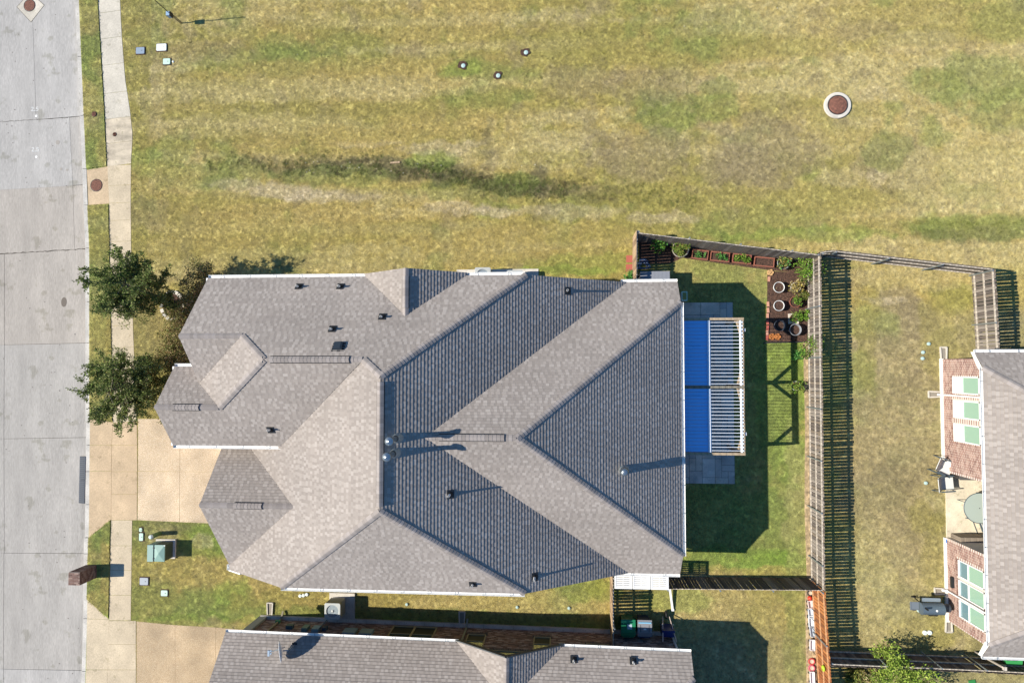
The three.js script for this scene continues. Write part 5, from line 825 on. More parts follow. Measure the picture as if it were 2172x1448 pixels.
// ---------------------------------------------------------------- air conditioners
seed(601);
const acTop = mat('#b3b5b0', 0.5, { metalness: 0.2 }), acSide = mat('#a6a79f', 0.55), padM = M.slabEdge;
function condenser(label, px, py, pad) {
  const H = 0.92, W = 0.78, p = at(px, py, H), t = thing('air_conditioner', label, 'air conditioner', V(...p, pad ? 0.1 : 0.05), 0, 'outdoor air conditioners');
  part('housing', new Geo().box(0, H / 2 - 0.02, 0, W - 0.08, H - 0.06, W - 0.08), M.galv, t);
  const f = new Geo(); for (const s of [-1, 1]) for (let i = 0; i < 9; i++) { const o = -W / 2 + 0.06 + i * (W - 0.12) / 8; f.box(o, H / 2, s * (W / 2 - 0.01), 0.045, H - 0.14, 0.02); f.box(s * (W / 2 - 0.01), H / 2, o, 0.02, H - 0.14, 0.045); } part('louvres', f, acSide, t).userData.kind = 'stuff';
  const sh = new THREE.Shape(), a = W / 2, r = 0.09; sh.moveTo(-a + r, -a); sh.lineTo(a - r, -a); sh.quadraticCurveTo(a, -a, a, -a + r); sh.lineTo(a, a - r); sh.quadraticCurveTo(a, a, a - r, a); sh.lineTo(-a + r, a); sh.quadraticCurveTo(-a, a, -a, a - r); sh.lineTo(-a, -a + r); sh.quadraticCurveTo(-a, -a, -a + r, -a); const ho = new THREE.Path(); ho.absarc(0, 0, 0.32, 0, Math.PI * 2, true); sh.holes.push(ho);
  const g = new THREE.ExtrudeGeometry(sh, { depth: 0.06, bevelEnabled: true, bevelSize: 0.012, bevelThickness: 0.012, bevelSegments: 2, curveSegments: 20 }); g.rotateX(-Math.PI / 2); g.translate(0, H - 0.07, 0); part('top_cover', g, acTop, t);
  part('well', lathe([[0.315, H - 0.02], [0.315, H - 0.2], [0.001, H - 0.2]], 28), M.dark, t);
  const b = new Geo(); for (let i = 0; i < 4; i++) { const c = i * Math.PI / 2; b.quad(...[[0.07, c, 0.0], [0.29, c - 0.35, -0.04], [0.29, c + 0.45, 0.03], [0.07, c + 0.7, 0.03]].map(([q, e, y]) => new THREE.Vector3(q * Math.cos(e), H - 0.11 + y, q * Math.sin(e)))); } part('fan_blades', b, M.galv, t);
  part('fan_hub', lathe([[0.001, H - 0.02], [0.07, H - 0.03], [0.075, H - 0.1]], 18), acTop, t);
  const gr = new Geo(); for (let k = 1; k <= 6; k++) { const q = 0.05 + k * 0.044; for (let i = 0; i < 36; i++) gr.rod(new THREE.Vector3(q * Math.cos(i * .1745), H - 0.012, q * Math.sin(i * .1745)), new THREE.Vector3(q * Math.cos(i * .1745 + .1745), H - 0.012, q * Math.sin(i * .1745 + .1745)), 0.0022, 0.0022, 3, false); } part('fan_guard', gr, M.galv, t).userData.kind = 'stuff';
  if (pad) part('pad', new Geo().box(0.18, -0.05, 0.05, 1.32, 0.1, 1.3), padM, t); return t;
}
condenser('air conditioner on a pale pad beside the south house wall', 706, 1295, true);
condenser('air conditioner showing half its fan beyond the north gutter', 1024, 584, false);
condenser('air conditioner almost hidden by the north gutter, next to the small north weeds', 1092, 590, false);
part('pad', new Geo().box(0, 0.02, 0, 4.2, 0.05, 1.2), padM, thing('equipment_pad', 'concrete pad under the two air conditioners on the north side', 'pad', AV(1055, 596)));
{ const t = thing('faucet_post', 'green hose bib with pipes beside the south house wall', 'faucet', AV(598, 1311)); part('post', new Geo().rod(V(0, 0, 0), V(0, 0, 0.5), 0.03), mat('#2f6b54', 0.6), t); part('valve', new Geo().box(0, 0.54, 0, 0.22, 0.14, 0.18), mat('#3f8f6a', 0.5), t); part('pipe', new Geo().rod(V(-0.1, 0.1, 0.5), V(-0.1, 0.25, 0.05), 0.02).rod(V(0.12, 0.1, 0.5), V(0.15, 0.3, 0.05), 0.02), mat('#c8cabb', 0.6), t); }
// ---------------------------------------------------------------- mailbox, utility boxes, lids
{
  const b = at(206, 1211), h = 1.28, W = 0.6, D = 0.66, t = thing('brick_mailbox', 'dark brown brick mailbox pillar on the narrow grass island by the kerb', 'mailbox', V(b[0] - W / 2, b[1], 0.05));
  part('core', new Geo().box(0, h / 2, 0, W - 0.02, h, D - 0.02), M.mortarDark, t); const g = new Geo();
  brickField(g, BRICKS.brown, W, h, (u, v, d) => new THREE.Vector3(u - W / 2, v, D / 2 - 0.01 + d)); brickField(g, BRICKS.brown, W, h, (u, v, d) => new THREE.Vector3(W / 2 - u, v, -D / 2 + 0.01 - d)); brickField(g, BRICKS.brown, D, h, (u, v, d) => new THREE.Vector3(W / 2 - 0.01 + d, v, D / 2 - u)); brickField(g, BRICKS.brown, D, h, (u, v, d) => new THREE.Vector3(-W / 2 + 0.01 - d, v, u - D / 2));
  brickField(g, BRICKS.brown, W, D, (u, v, d) => new THREE.Vector3(u - W / 2, h - 0.004 + d, D / 2 - v)); part('bricks', g, M.brick, t).userData.kind = 'stuff'; part('letter_door', new Geo().box(-W / 2 - 0.006, 0.98, 0, 0.02, 0.2, 0.26), M.black, t);
}
{
  const h = 0.95, a = at(311, 1156, h), b = at(346, 1192, h), W = b[0] - a[0], D = b[1] - a[1], t = thing('transformer', 'green pad mounted transformer box with a pyramid lid on the front lawn', 'transformer', V((a[0] + b[0]) / 2, (a[1] + b[1]) / 2)), gm = M.greenBox;
  part('pad', new Geo().box(0.03, 0.05, -0.02, W + 0.16, 0.12, D + 0.16), M.slabEdge, t); part('tank', new Geo().box(W * 0.18, 0.1 + (h - 0.18) / 2, 0, W * 0.62, h - 0.18, D - 0.03), mat('#47513f', 0.7), t);
  const y = h - 0.08, l = new Geo(), q = (x, z, yy) => V(x, z, yy), A = q(-0.13 * W, -D / 2, y), B = q(W / 2, -D / 2, y), C = q(W / 2, D / 2, y), E = q(-0.13 * W, D / 2, y), P = q(0.18 * W, 0, h); for (const [m, n] of [[A, B], [B, C], [C, E], [E, A]]) { l.tri(P, n, m); const dn = (v) => v.clone().add(new THREE.Vector3(0, -0.06, 0)); l.quad(m, n, dn(n), dn(m)); } part('lid', l, gm, t);
  part('cabinet', new Geo().box(-W * 0.325, 0.1 + (h - 0.13) / 2, 0, W * 0.35, h - 0.13, D), mat('#7f9d93', 0.55), t); for (const s of [-1, 1]) part('hinge', new Geo().box(-0.14 * W, h - 0.05, s * D * 0.32, 0.05, 0.05, 0.06), M.dark, t); part('padlock', new Geo().box(W * 0.48, h - 0.1, -D * 0.46, 0.05, 0.05, 0.05), M.white, t);
}
{ const b = at(338, 1131), t = thing('cable_pedestal', 'slim green cable pedestal with a pale dome beside the transformer', 'cable pedestal', V(...b)); part('post', lathe([[0.001, 0], [0.115, 0], [0.11, 0.72], [0.1, 0.74]], 20), mat('#5c7a4c', 0.6), t); part('cap', lathe([[0.11, 0.72], [0.105, 0.8], [0.06, 0.84], [0.001, 0.85]], 20), mat('#d5e2da', 0.5), t); }
function lidBox(label, px, py, w, d, m, cat = 'access lid', turn = 0) { const t = thing('meter_box', label, cat, AV(px, py), turn), s = new THREE.Shape(), r = 0.05; s.moveTo(-w / 2 + r, -d / 2); s.lineTo(w / 2 - r, -d / 2); s.quadraticCurveTo(w / 2, -d / 2, w / 2, -d / 2 + r); s.lineTo(w / 2, d / 2 - r); s.quadraticCurveTo(w / 2, d / 2, w / 2 - r, d / 2); s.lineTo(-w / 2 + r, d / 2); s.quadraticCurveTo(-w / 2, d / 2, -w / 2, d / 2 - r); s.lineTo(-w / 2, -d / 2 + r); s.quadraticCurveTo(-w / 2, -d / 2, -w / 2 + r, -d / 2); const g = new THREE.ExtrudeGeometry(s, { depth: 0.06, bevelEnabled: true, bevelSize: 0.01, bevelThickness: 0.01, bevelSegments: 2 }); g.rotateX(-Math.PI / 2); part('lid', g, m, t); part('collar', new Geo().box(0, 0.012, 0, w + 0.1, 0.03, d + 0.1), M.soil, t); part('lift_hole', new Geo().box(w * 0.2, 0.071, 0, 0.06, 0.006, 0.03), M.dark, t); return t; }
lidBox('blue grey rounded lid in the lawn corner by the pavement', 298, 108, 0.46, 0.34, mat('#7f8f9f', 0.6)); lidBox('white meter lid beside a scrape of dark soil', 343, 101, 0.54, 0.36, mat('#dfe4de', 0.6)); lidBox('pale green lid near the white meter lid', 354, 131, 0.38, 0.3, M.paleGreen);
lidBox('grey rounded lid in the front lawn south of the transformer', 306, 1232, 0.44, 0.36, mat('#9aa0a4', 0.6)); lidBox('pale green lid in the front lawn with a rusty leaf pile beside it', 349, 1257, 0.34, 0.28, M.paleGreen); lidBox('narrow pale green lid by the cable pedestal', 300, 1138, 0.2, 0.38, M.paleGreen); lidBox('tiny pale lid above the narrow green lid', 299, 1123, 0.14, 0.18, M.paleGreen);
function disc(label, px, py, r, m, cat = 'pipe cap', group) { const t = thing('cleanout_cap', label, cat, AV(px, py), 0, group); part('cap', lathe([[0.001, 0.075], [r * 0.8, 0.072], [r, 0.06], [r, 0]], 20), m, t); part('plug', lathe([[0.001, 0.085], [r * 0.25, 0.084], [r * 0.28, 0.072]], 10), M.paleGreen, t); return t; }
const cap = mat('#a9c0bb', 0.6), capW = mat('#dfe6e0', 0.6);
for (const [x, y] of [[983, 140], [1116, 112], [1057, 161]]) { const t = disc('pale round pipe cap in a dark soil ring on the open lot', x, y, 0.115, cap, 'pipe cap', 'pipe caps on the open lot'); part('soil_ring', new Geo().slab([...Array(14)].map((_, i) => { const q = rr(0.17, 0.27), e = i / 14 * 6.283; return [q * Math.cos(e) - 0.04, q * Math.sin(e) - 0.02]; }), 0.05, 0.06), M.soil, t); }
for (const [x, y, l] of [[637, 1263, 'whitish round cap, the one touching a grey stub in the side yard'], [644, 1262, 'white round cap in the middle of the side yard trio'], [651, 1260, 'white round cap ending the side yard trio nearest the air conditioner']]) disc(l, x, y, 0.085, capW);
for (const [x, y] of [[863, 1281], [1097, 1287], [1207, 1289]]) disc('small pale green cap in the narrow side lawn', x, y, 0.075, cap, 'pipe cap', 'caps along the side lawn');
for (const [x, y, l] of [[1970, 729, 'small mint cap by the corner of the red brick house'], [1958, 747, 'whitish cap between two mint caps near the red brick house'], [1957, 760, 'faded mint cap at the end of the trio near the red brick house'], [1964, 1024, 'small mint cap left of the patio chairs'], [1949, 1294, 'small mint cap beside the smoker wheels']]) disc(l, x, y, 0.085, cap);
for (const x of [1962, 1972]) disc('white round cap, one of a pair near the red brick house corner', x, 1341, 0.11, capW, 'pipe cap', 'pair of white caps');
part('cap', lathe([[0.001, 0.05], [0.05, 0.045], [0.055, 0]], 12), capW, thing('pipe_stub', 'tiny white stub beside the pale green lid', 'pipe cap', AV(367, 131)));
function manhole(label, px, py, ring, r, y, ringM) { const t = thing('manhole', label, 'manhole', AV(px, py, 0, y)); if (ring) part('concrete_ring', lathe([[r * 1.02, 0.1], [ring * 0.96, 0.1], [ring, 0.07], [ring, -0.02]], 40), ringM, t); part('frame', lathe([[r * 0.94, 0.02], [r * 0.94, ring ? 0.108 : 0.014], [r * 1.03, ring ? 0.108 : 0.012], [r * 1.05, 0]], 40), M.dark, t); const top = ring ? 0.106 : 0.012; part('cover', lathe([[0.001, top], [r * 0.93, top], [r * 0.94, 0]], 40), M.rust, t); const g = new Geo(); if (!ring) for (let k = 1; k < 4; k++) for (let i = 0; i < 10 * k; i++) { const a = i / (10 * k) * 6.283; g.box(k * r * 0.24 * Math.cos(a), top + 0.004, k * r * 0.24 * Math.sin(a), 0.03, 0.008, 0.03, a); } for (const s of [-1, 1]) g.box(s * r * 0.2, top + 0.003, -s * r * 0.6, 0.05, 0.008, 0.04); part('lugs', g, ring ? M.dark : M.rust, t).userData.kind = 'stuff'; return t; }
manhole('rusty manhole cover on a raised concrete ring in the grass lot', 1776, 224, 0.66, 0.48, 0, M.slabEdge);
manhole('rusty manhole cover in a concrete pad beside the pavement', 204, 393, 0, 0.33, 0.012); manhole('rusty manhole cover in a diamond of concrete in the street', 58, 9, 0, 0.33, ROADY + 0.006);
manhole('small rusty valve cover in the stained pavement slab', 243, 285, 0, 0.11, 0.016); manhole('small weathered valve cover in the grass verge', 201, 243, 0, 0.14, 0.08);
{ const a = at(164, 968), b = at(179, 1068), t = thing('kerb_ramp', 'two part black rubber kerb ramp in front of the driveway', 'kerb ramp', V((a[0] + b[0]) / 2, (a[1] + b[1]) / 2, ROADY)), L = (b[1] - a[1]) / 2, W = 0.4, rub = mat('#50545a', 0.85); for (const s of [-1, 1]) { const g = new Geo(); prismZ(g, [[-W / 2, 0], [W / 2, 0], [W / 2, 0.12], [W / 2 - 0.05, 0.12], [-W / 2, 0.015]], s > 0 ? 0.006 : -L, s > 0 ? L : -0.006); const p = part('ramp_section', g, rub, t); for (let i = 0; i < 12; i++) part('tread', new Geo().box(-0.02, 0.073, (s > 0 ? 0 : -L) + (i + 0.5) * L / 12, W - 0.1, 0.012, 0.03, 0, [0, 0.33]), mat('#3e4247', 0.9), p); part('red_edge', new Geo().box(W / 2 + 0.004, 0.09, s * L / 2, 0.008, 0.03, L * 0.6), mat('#9a4a44', 0.7), p); } }
{ const b = AV(383, 49.5), top = AV(326, -4, 1.95, 1.95), t = thing('sign_post', 'slender dark post with a small pale blue panel on the open lot', 'post', b); const d = top.clone().sub(b); part('pole', new Geo().rod(new THREE.Vector3(), new THREE.Vector3(0, 3.2, 0), 0.022, 0.02, 8).rod(new THREE.Vector3(0.07, 0, -0.03), new THREE.Vector3(0.05, 1.1, -0.02), 0.018, 0.018, 8), M.dark, t); part('panel', new Geo().box(-0.06, 0.98, 0.03, 0.2, 0.3, 0.22), mat('#8aa6c0', 0.4), t); part('panel_back', new Geo().box(0.045, 0.98, 0.03, 0.02, 0.34, 0.26), M.dark, t); }
function splash(label, px, py, turn) { const t = thing('splash_block', label, 'splash block', AV(px, py), turn, 'concrete splash blocks'); const g = new Geo(); for (const s of [-1, 1]) g.bar(V(-0.3, s * 0.12, 0.05), V(0.3, s * 0.15, 0.05), 0.05, 0.09); g.bar(V(0.3, -0.15, 0.05), V(0.3, 0.15, 0.05), 0.05, 0.09); g.box(0, 0.02, 0, 0.6, 0.03, 0.26); part('block', g, M.slabEdge, t); part('trough', new Geo().box(-0.02, 0.038, 0, 0.52, 0.01, 0.2), mat('#8d8578', 0.95), t); }
splash('concrete splash block at the north corner of the red brick house', 2001, 749, Math.PI / 2); splash('concrete splash block under the downspout between the upper windows', 1983, 836, Math.PI); splash('concrete splash block behind the smoker', 1996, 1253, Math.PI); splash('concrete splash block at the south corner of the red brick house', 2012, 1326, -Math.PI / 2); splash('concrete splash block by the front corner of the south house', 573, 1290, Math.PI / 2); splash('concrete splash block under the downspout between the south house windows', 980, 1309, Math.PI / 2);
// ---------------------------------------------------------------- patio of the red brick house
const tube = mat('#5e6c74', 0.45, { metalness: 0.4 }), sling = mat('#cfcfc9', 0.85), slingD = mat('#8e918c', 0.85);
function slingChair(label, pos, turn) {
  const t = thing('patio_chair', label, 'chair', pos, turn, 'grey sling chairs on the patio'), W = 0.56;
  part('seat', new Geo().box(0.05, 0.41, 0, 0.52, 0.025, W, 0, [0, 0.06]), sling, t); part('backrest', new Geo().box(-0.44, 0.66, 0, 0.6, 0.025, W, 0, [0, -0.98]).box(-0.3, 0.47, 0, 0.2, 0.02, W, 0, [0, -0.4]), sling, t);
  for (const s of [-1, 1]) { const z = s * (W / 2 + 0.02); part('side_rail', new Geo().rod(V(0.33, z, 0.43), V(-0.22, z, 0.4), 0.018).rod(V(-0.22, z, 0.4), V(-0.62, z, 0.94), 0.018), tube, t); const y = s * (W / 2 + 0.08); part('armrest', new Geo().bar(V(0.28, y, 0.62), V(-0.34, y, 0.62), 0.06, 0.025), tube, t); part('leg', new Geo().rod(V(0.28, y, 0.62), V(0.36, y, 0.02), 0.017), tube, t); part('leg', new Geo().rod(V(-0.34, y, 0.62), V(-0.5, y, 0.02), 0.017), tube, t); part('floor_runner', new Geo().rod(V(0.36, y, 0.02), V(-0.5, y, 0.02), 0.017), tube, t); }
  return t;
}
slingChair('grey sling patio chair angled towards the small round table', AV(2003, 991, 0.4, 0.07), -0.42); slingChair('grey sling patio chair standing square on the patio edge', AV(2006, 1024, 0.4, 0.07), 0.08); slingChair('grey sling patio chair tucked under the round glass table', AV(2092, 1112, 0.4, 0.07), 1.9);
{ const t = thing('glass_table', 'round glass patio table with a dark rim, half under the eave', 'table', AV(2077, 1077, 0.7, 0.07)); part('glass_top', lathe([[0.001, 0.7], [0.69, 0.7], [0.69, 0.69], [0.001, 0.69]], 48), mat('#a9b5ac', 0.06, {}), t); const rim = new THREE.TorusGeometry(0.7, 0.018, 8, 64); rim.rotateX(Math.PI / 2); rim.translate(0, 0.69, 0); part('rim', rim, tube, t); for (let i = 0; i < 4; i++) { const a = i * Math.PI / 2 + 0.4; part('leg', new Geo().rod(V(0.6 * Math.cos(a), 0.6 * Math.sin(a), 0.68), V(0.66 * Math.cos(a), 0.66 * Math.sin(a), 0), 0.018), tube, t); } part('umbrella_hole', lathe([[0.001, 0.704], [0.025, 0.704]], 10), M.dark, t); }
{ const h = 0.86, a = at(2036, 972, h), t = thing('outdoor_cabinet', 'low dark grey cabinet with a steel hinge bar against the brick wall', 'cabinet', V(a[0] + 0.75, a[1] + 0.5, 0.07)); part('body', new Geo().box(0, 0.4, 0, 1.5, 0.8, 0.95), mat('#3a3634', 0.7), t); part('lid', new Geo().box(0, 0.83, 0, 1.56, 0.05, 1.0), mat('#5a5856', 0.65), t); part('hinge_bar', new Geo().box(0.36, 0.862, 0, 0.03, 0.016, 1.0), M.galv, t); part('latch', new Geo().box(0.5, 0.88, 0.34, 0.2, 0.04, 0.22), mat('#7d8f93', 0.5), t); }
{ const t = thing('side_table', 'small round wooden table holding a white tray and a red tin', 'table', AV(2024, 984, 0.5, 0.07)); part('table_top', lathe([[0.001, 0.5], [0.3, 0.5], [0.3, 0.47], [0.001, 0.47]], 28), mat('#c2a682', 0.7), t); part('pedestal', lathe([[0.04, 0.47], [0.04, 0.05], [0.2, 0.02], [0.2, 0]], 14), M.dark, t);
  const a = thing('tray', 'white tray on the small round table', 'tray', AV(2014, 983, 0.52, 0.575)); part('tray', new Geo().box(0, 0.01, 0, 0.26, 0.02, 0.3, 0.3).box(0, 0.03, 0.14, 0.26, 0.03, 0.015, 0.3), M.white, a); const b = thing('red_tin', 'dark red round tin beside the white tray', 'tin', AV(2024, 980, 0.6, 0.575)); part('tin', lathe([[0.001, 0], [0.12, 0], [0.12, 0.14], [0.11, 0.14], [0.11, 0.04], [0.001, 0.04]], 20), mat('#5a2420', 0.5), b); part('contents', new Geo().box(0, 0.09, 0, 0.14, 0.1, 0.12, 0.4), mat('#7f918c', 0.6), b); }
{ const h = 0.85, a = at(2014, 1127, 0), t = thing('wood_bin', 'weathered wooden bin with an open slot on the patio by the wall', 'bin', V(a[0] + 0.98, a[1] + 0.44, 0.07)), wm = new THREE.MeshStandardMaterial({ map: woodTex([134, 122, 108], 180), roughness: 0.92 }); for (const s of [-1, 1]) { part('side_board', new Geo().box(0, h / 2, s * 0.36, 1.9, h, 0.04), wm, t); part('end_board', new Geo().box(s * 0.93, h / 2, 0, 0.04, h, 0.68), wm, t); part('rim_board', new Geo().box(0, h - 0.02, s * 0.26, 1.82, 0.04, 0.15), wm, t); part('rim_board', new Geo().box(s * 0.78, h - 0.021, 0, 0.26, 0.04, 0.36), wm, t); } part('floor', new Geo().box(0, 0.1, 0, 1.8, 0.03, 0.66), M.dark, t); }
{ const t = thing('blue_hose_reel', 'small bright blue coil and pale pole at the patio corner', 'hose', AV(2011, 1147, 0.1, 0.08)); const g = new THREE.TorusGeometry(0.09, 0.035, 8, 20); g.rotateX(Math.PI / 2); g.translate(0, 0.04, 0); part('coil', g, mat('#2f78c8', 0.5), t); part('pole', new Geo().rod(V(0.1, 0.02, 0.1), V(0.9, 0.3, 0.75), 0.014), mat('#b6bcc6', 0.5), t); }
{ // barrel smoker
  const p = at(1982, 1291, 0.85), t = thing('barrel_smoker', 'grey barrel smoker grill with a firebox beside the brick wall', 'grill', V(...p)), gm = mat('#5f6d78', 0.5, { metalness: 0.3 }); const c = new THREE.CylinderGeometry(0.27, 0.27, 1.0, 28); c.rotateZ(Math.PI / 2); c.translate(-0.1, 0.85, 0); part('barrel', c, gm, t); const f = new THREE.CylinderGeometry(0.19, 0.19, 0.36, 22); f.rotateZ(Math.PI / 2); f.translate(0.58, 0.7, 0); part('firebox', f, mat('#3c4148', 0.6), t);
  part('lid_handle', new Geo().bar(V(-0.3, 0.27, 0.98), V(0.1, 0.27, 0.98), 0.04).bar(V(-0.3, 0.2, 0.95), V(-0.3, 0.28, 0.98), 0.03), M.black, t); part('gauge', lathe([[0.001, 1.145], [0.05, 1.14], [0.05, 1.1]], 14), M.white, t); part('front_shelf', new Geo().bar(V(-0.45, -0.44, 0.72), V(0.35, -0.44, 0.72), 0.03).bar(V(-0.45, -0.3, 0.72), V(0.35, -0.3, 0.72), 0.03).bar(V(-0.45, -0.45, 0.72), V(-0.45, -0.29, 0.72), 0.03).bar(V(0.35, -0.45, 0.72), V(0.35, -0.29, 0.72), 0.03).box(-0.05, 0.72, -0.37, 0.76, 0.012, 0.14), mat('#7c8790', 0.5), t);
  part('side_rack', new Geo().bar(V(-0.6, -0.25, 0.74), V(-1.0, -0.25, 0.74), 0.025).bar(V(-0.6, 0.1, 0.74), V(-1.0, 0.1, 0.74), 0.025).bar(V(-1.0, -0.27, 0.74), V(-1.0, 0.12, 0.74), 0.04).box(-0.8, 0.74, -0.08, 0.36, 0.01, 0.32), mat('#6d747a', 0.6), t);
  for (const [x, z] of [[-0.5, -0.25], [-0.5, 0.25], [0.35, -0.25], [0.35, 0.25]]) part('leg', new Geo().rod(V(x * 0.9, z * 0.6, 0.7), V(x, z, 0.05), 0.02), M.black, t); for (const z of [-0.3, 0.3]) { const w = new THREE.CylinderGeometry(0.1, 0.1, 0.05, 18); w.rotateX(Math.PI / 2); w.translate(-0.55, 0.1, z); part('wheel', w, M.black, t); } part('stack', new Geo().rod(V(-0.5, -0.1, 1.05), V(-0.52, -0.1, 1.35), 0.04), M.black, t);
}
// ---------------------------------------------------------------- toys along the orange fence and corner greenery
{
  seed(640); const ball2 = (l, px, py, r, c) => part('ball', new THREE.SphereGeometry(r, 18, 14).translate(0, r, 0), mat(c, 0.45), thing('toy_ball', l, 'ball', AV(px, py, r, 0.02)));
  ball2('red ball below the fence corner', 1718, 1268, 0.11, '#c8402c'); 
  const tyre = (l, px, py, r, c) => { const t = thing('toy_ring', l, 'wheel', AV(px, py, .06, 0.05)); const g = new THREE.TorusGeometry(r, r * 0.28, 10, 26); g.rotateX(Math.PI / 2); g.translate(0, r * 0.28, 0); part('tyre', g, mat(c, 0.6), t); part('rim', lathe([[0.001, 0.03], [r * 0.8, 0.05]], 16), mat('#c9b8a0', 0.7), t); };
  tyre('small black wheel leaning by the fence corner', 1719, 1257, 0.12, '#1c1c1e'); tyre('red ringed toy wheel beside the dirt strip', 1722, 1402, 0.13, '#b8403c'); tyre('pink ringed toy wheel next to the red one', 1722, 1416, 0.13, '#c05868');
  for (const [px, py, w, d, c, l] of [[1719, 1280, .26, .34, '#d8c8c4', 'pale pink toy cart'], [1719, 1299, .22, .42, '#c9d2da', 'white rimmed toy wagon'], [1720, 1316, .24, .52, '#d6dde0', 'white toy slide tray'], [1722, 1338, .2, .46, '#b9bfc6', 'pale grey toy rack'], [1722, 1366, .22, .5, '#dcd6d6', 'whitish toy cart with dark frame'], [1722, 1436, .2, .6, '#e2dcda', 'white toy rail']]) { const t = thing('garden_toy', l + ' on the dirt strip by the orange fence', 'toy', AV(px, py, 0.1, 0.03), rr(-.15, .15)); const g = new Geo(); for (const s of [-1, 1]) g.bar(V(s * w / 2, -d / 2, .18), V(s * w / 2, d / 2, .18), .03, .06).bar(V(-w / 2, s * d / 2, .18), V(w / 2, s * d / 2, .18), .03, .06); g.box(0, .1, 0, w, .03, d); part('tray', g, mat(c, 0.5), t); part('axles', new Geo().rod(V(-w / 2 - .03, -d / 3, .06), V(w / 2 + .03, -d / 3, .06), .05, .05, 10).rod(V(-w / 2 - .03, d / 3, .06), V(w / 2 + .03, d / 3, .06), .05, .05, 10), M.dark, t); part('handle', new Geo().rod(V(0, d / 2, .18), V(.05, d / 2 + .1, .45), .014), M.dark, t); }
  { const t = thing('fence_ornament', 'lime green round ornament hung on the orange fence', 'ornament', AV(1747, 1417, 1.2, 1.2)); const g = new THREE.TorusGeometry(0.1, 0.045, 10, 22); g.rotateY(Math.PI / 2); part('ring', g, mat('#a8c832', 0.5), t); part('hook', new Geo().rod(V(0, 0, 0.1), V(0.06, 0, 0.2), 0.008), M.dark, t); }
  for (const [px, py, zc, r, h, l, pal] of [[1905, 1428, 1.9, 0.95, 2.7, 'yellow green bush overtopping the brown fence', GREENS.sunny], [1955, 1446, 1.8, 0.85, 2.4, 'leafy lime bush behind the bigger yellow green one', GREENS.sunny], [1845, 1442, .4, .6, .7, 'low straw coloured plants behind the brown fence', GREENS.straw.concat(GREENS.olive)], [1815, 1437, .4, .45, .6, 'sparse olive plants by the fence corner', GREENS.olive]]) shrub('corner_bush', l, 'shrub', AV(px, py, zc, 0), r, h, pal, { count: Math.round(44 * r), n: 70, size: 0.11 });
  bin('green wheeled bin under the gutter of the red brick house', 2153, 1396, mat('#2f7a44', 0.4), mat('#3f9a55', 0.35));
}
part('lid', new Geo().box(0, .03, 0, .3, .05, .22, .2), mat('#35803f', .5), thing('green_crate', 'green crate lid lying south of the brown fence', 'crate', AV(2062, 1446)));
for (const [px, py, l, w] of [[838, 345, 'short pale plank lying in the mown lot', .52]]) part('plank', new Geo().box(0, .04, 0, w, .04, .09, .05), tanWood[2], thing('loose_plank', l, 'plank', AV(px, py)));
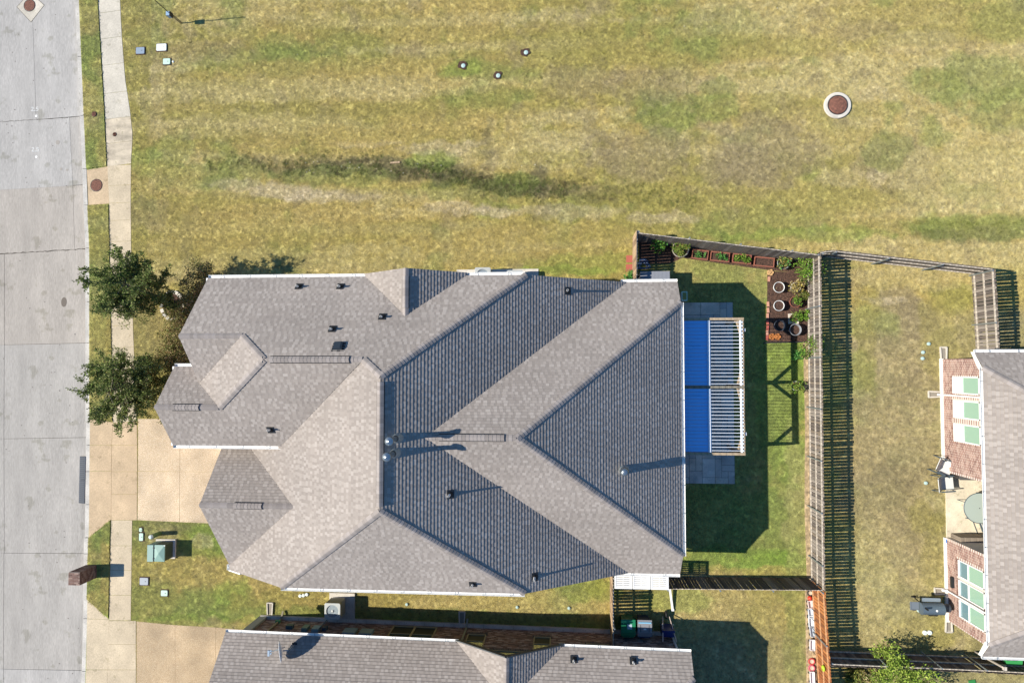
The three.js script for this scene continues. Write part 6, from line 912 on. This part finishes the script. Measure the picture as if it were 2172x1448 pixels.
// ---------------------------------------------------------------- grass blades over the turf
{
  seed(701);
  const g = new Geo(); for (let i = 0; i < 15; i++) { const a = rr(0, 6.283), q = 0.065 * Math.sqrt(rnd()), x = q * Math.cos(a), z = q * Math.sin(a), b = rr(0, 6.283), L = rr(0.03, 0.07), y = rr(0.006, 0.03), w = 0.009; const dx = Math.cos(b), dz = Math.sin(b); g.tri(new THREE.Vector3(x - dz * w, -0.005, z + dx * w), new THREE.Vector3(x + dz * w, -0.005, z - dx * w), new THREE.Vector3(x + dx * L, y, z + dz * L)); }
  const geo = g.build(), HOUSES = [[[-15, -3.4], [-2, -3.4], [4.7, -3.4], [4.7, 8.85], [-15, 8.85]], [[-15.6, 13], [5.3, 13], [5.3, 30], [-15.6, 30]], [[18.3, -.3], [30, -.3], [30, 12.1], [18.3, 12.1]]], skip = [...EXCLUDE, ...HOUSES];
  const boxes = skip.map((p) => [Math.min(...p.map((q) => q[0])), Math.max(...p.map((q) => q[0])), Math.min(...p.map((q) => q[1])), Math.max(...p.map((q) => q[1])), p]);
  const verges = VERGES.map((v) => path(v)), edge = path(KERB), kx = (z) => { for (let i = 1; i < edge.length; i++) if (z <= edge[i][1] || i === edge.length - 1) { const a = edge[i - 1], b = edge[i]; return a[0] + (b[0] - a[0]) * (z - a[1]) / (b[1] - a[1]); } };
  const N = 240000, spots = []; const m4 = new THREE.Matrix4(), qt = new THREE.Quaternion(), up = new THREE.Vector3(0, 1, 0), sc = new THREE.Vector3(), ps = new THREE.Vector3();
  const mesh = new THREE.InstancedMesh(geo, new THREE.MeshPhysicalMaterial({ roughness: 0.95, transmission: 0.3, thickness: 0, side: THREE.DoubleSide }), N); let n = 0; const col = new THREE.Color();
  for (let tries = 0; n < N && tries < N * 3; tries++) {
    const x = rr(-27.5, 23.5), z = rr(-21, 18); if (x < kx(z) + 0.05 || boxes.some(([a, b, c, d, p]) => x > a && x < b && z > c && z < d && inside(p, x, z))) continue;
    const v = verges.some((p) => inside(p, x, z)), c = lawnColor(x, z), k = rnd() < 0.14 ? rr(0.5, 0.8) : rr(0.85, 1.55), bare = c[2] > 0.26 ? 0.45 : 1; if (bare < 1 && rnd() < 0.5) continue;
    qt.setFromAxisAngle(up, rr(0, 6.283)); const s = rr(0.7, 1.25) * (bare < 1 ? 0.7 : 1) ; mesh.setMatrixAt(n, m4.compose(ps.set(x, v ? 0.06 : 0, z), qt, sc.set(s, s * rr(0.7, 1.2), s))); mesh.setColorAt(n, col.setRGB(c[0] * k, c[1] * k, c[2] * k * rr(0.85, 1.1))); n++;
  }
  mesh.count = n; mesh.name = 'grass_blades'; mesh.userData.kind = 'stuff'; mesh.userData.label = 'short autumn grass covering the lawns and the open lot'; mesh.userData.category = 'grass'; mesh.castShadow = mesh.receiveShadow = true; scene.add(mesh);
  // taller weeds along the drainage line and ragged tufts through the lot
  const wg = new Geo(); for (let i = 0; i < 46; i++) { const d = rdir(0.9), b = new THREE.Vector3(rr(-.1, .1), 0, rr(-.1, .1)); leaf(wg, b, rr(0.05, 0.13), d, [1, 1, 1], 0.18); } wg.c = []; wg.col = null;
  const WN = 2300, wm = new THREE.InstancedMesh(wg.build(), new THREE.MeshStandardMaterial({ roughness: 0.95, side: THREE.DoubleSide }), WN);
  for (let i = 0; i < WN; i++) { let p; if (i < 1200) { let X; do X = rr(430, 1480); while (rnd() > (X < 600 ? 0.22 : X < 880 ? 0.65 : X < 1200 ? 1 : 0.28)); p = at(X, along([[430, 345], [560, 348], [760, 353], [900, 362], [1050, 394], [1150, 398], [1300, 406], [1480, 424]].map(([a, b]) => [b, a]), X) + (rnd() + rnd() + rnd() - 1.5) * 24 + 5 * Math.sin(X * 0.045)); } else if (i < 1400) p = at(rr(1900, 2160), rr(470, 505)); else p = at(rr(280, 2150), rr(5, 490)); const c = lawnColor(...p), d = i < 1200 && rnd() < 0.45 ? pick([[0.2, 0.16, 0.08], [0.18, 0.22, 0.06], [0.24, 0.27, 0.07]]) : [c[0] * 0.85, c[1] * 0.92, c[2] * 0.8], s = i < 1200 ? rr(0.35, 0.95) : rr(0.3, 0.8); qt.setFromAxisAngle(up, rr(0, 6.283)); wm.setMatrixAt(i, m4.compose(ps.set(p[0], 0, p[1]), qt, sc.set(s, s * 0.8, s))); wm.setColorAt(i, col.setRGB(...d)); }
  wm.name = 'weed_tufts'; wm.userData = { kind: 'stuff', label: 'ragged darker weeds along the drainage line of the open lot', category: 'weeds' }; wm.castShadow = wm.receiveShadow = true; scene.add(wm);
  // a few fallen leaves and stones along the drainage line
  const lg = new Geo(); for (let i = 0; i < 140; i++) { const [x, z] = rnd() < 0.7 ? at(rr(600, 1180), 355 + rr(-14, 14) + 0.0) : at(rr(270, 2150), rr(10, 480)); const c = pick([[0.3, 0.16, 0.08], [0.5, 0.4, 0.3], [0.2, 0.1, 0.05], [0.7, 0.66, 0.6]]); lg.color(c); const r = rr(0.02, 0.05), a = rr(0, 6); lg.tri(V(x, z, 0.06), V(x + r * Math.cos(a), z + r * Math.sin(a), 0.075), V(x + r * Math.cos(a + 1.3), z + r * Math.sin(a + 1.3), 0.06)); }
  const lm = part('fallen_leaves', lg, new THREE.MeshStandardMaterial({ vertexColors: true, roughness: 0.9, side: THREE.DoubleSide }), scene); lm.userData.kind = 'stuff'; tag(lm, 'scattered brown fallen leaves in the mown lot', 'leaves');
}
renderer.render(scene, camera);
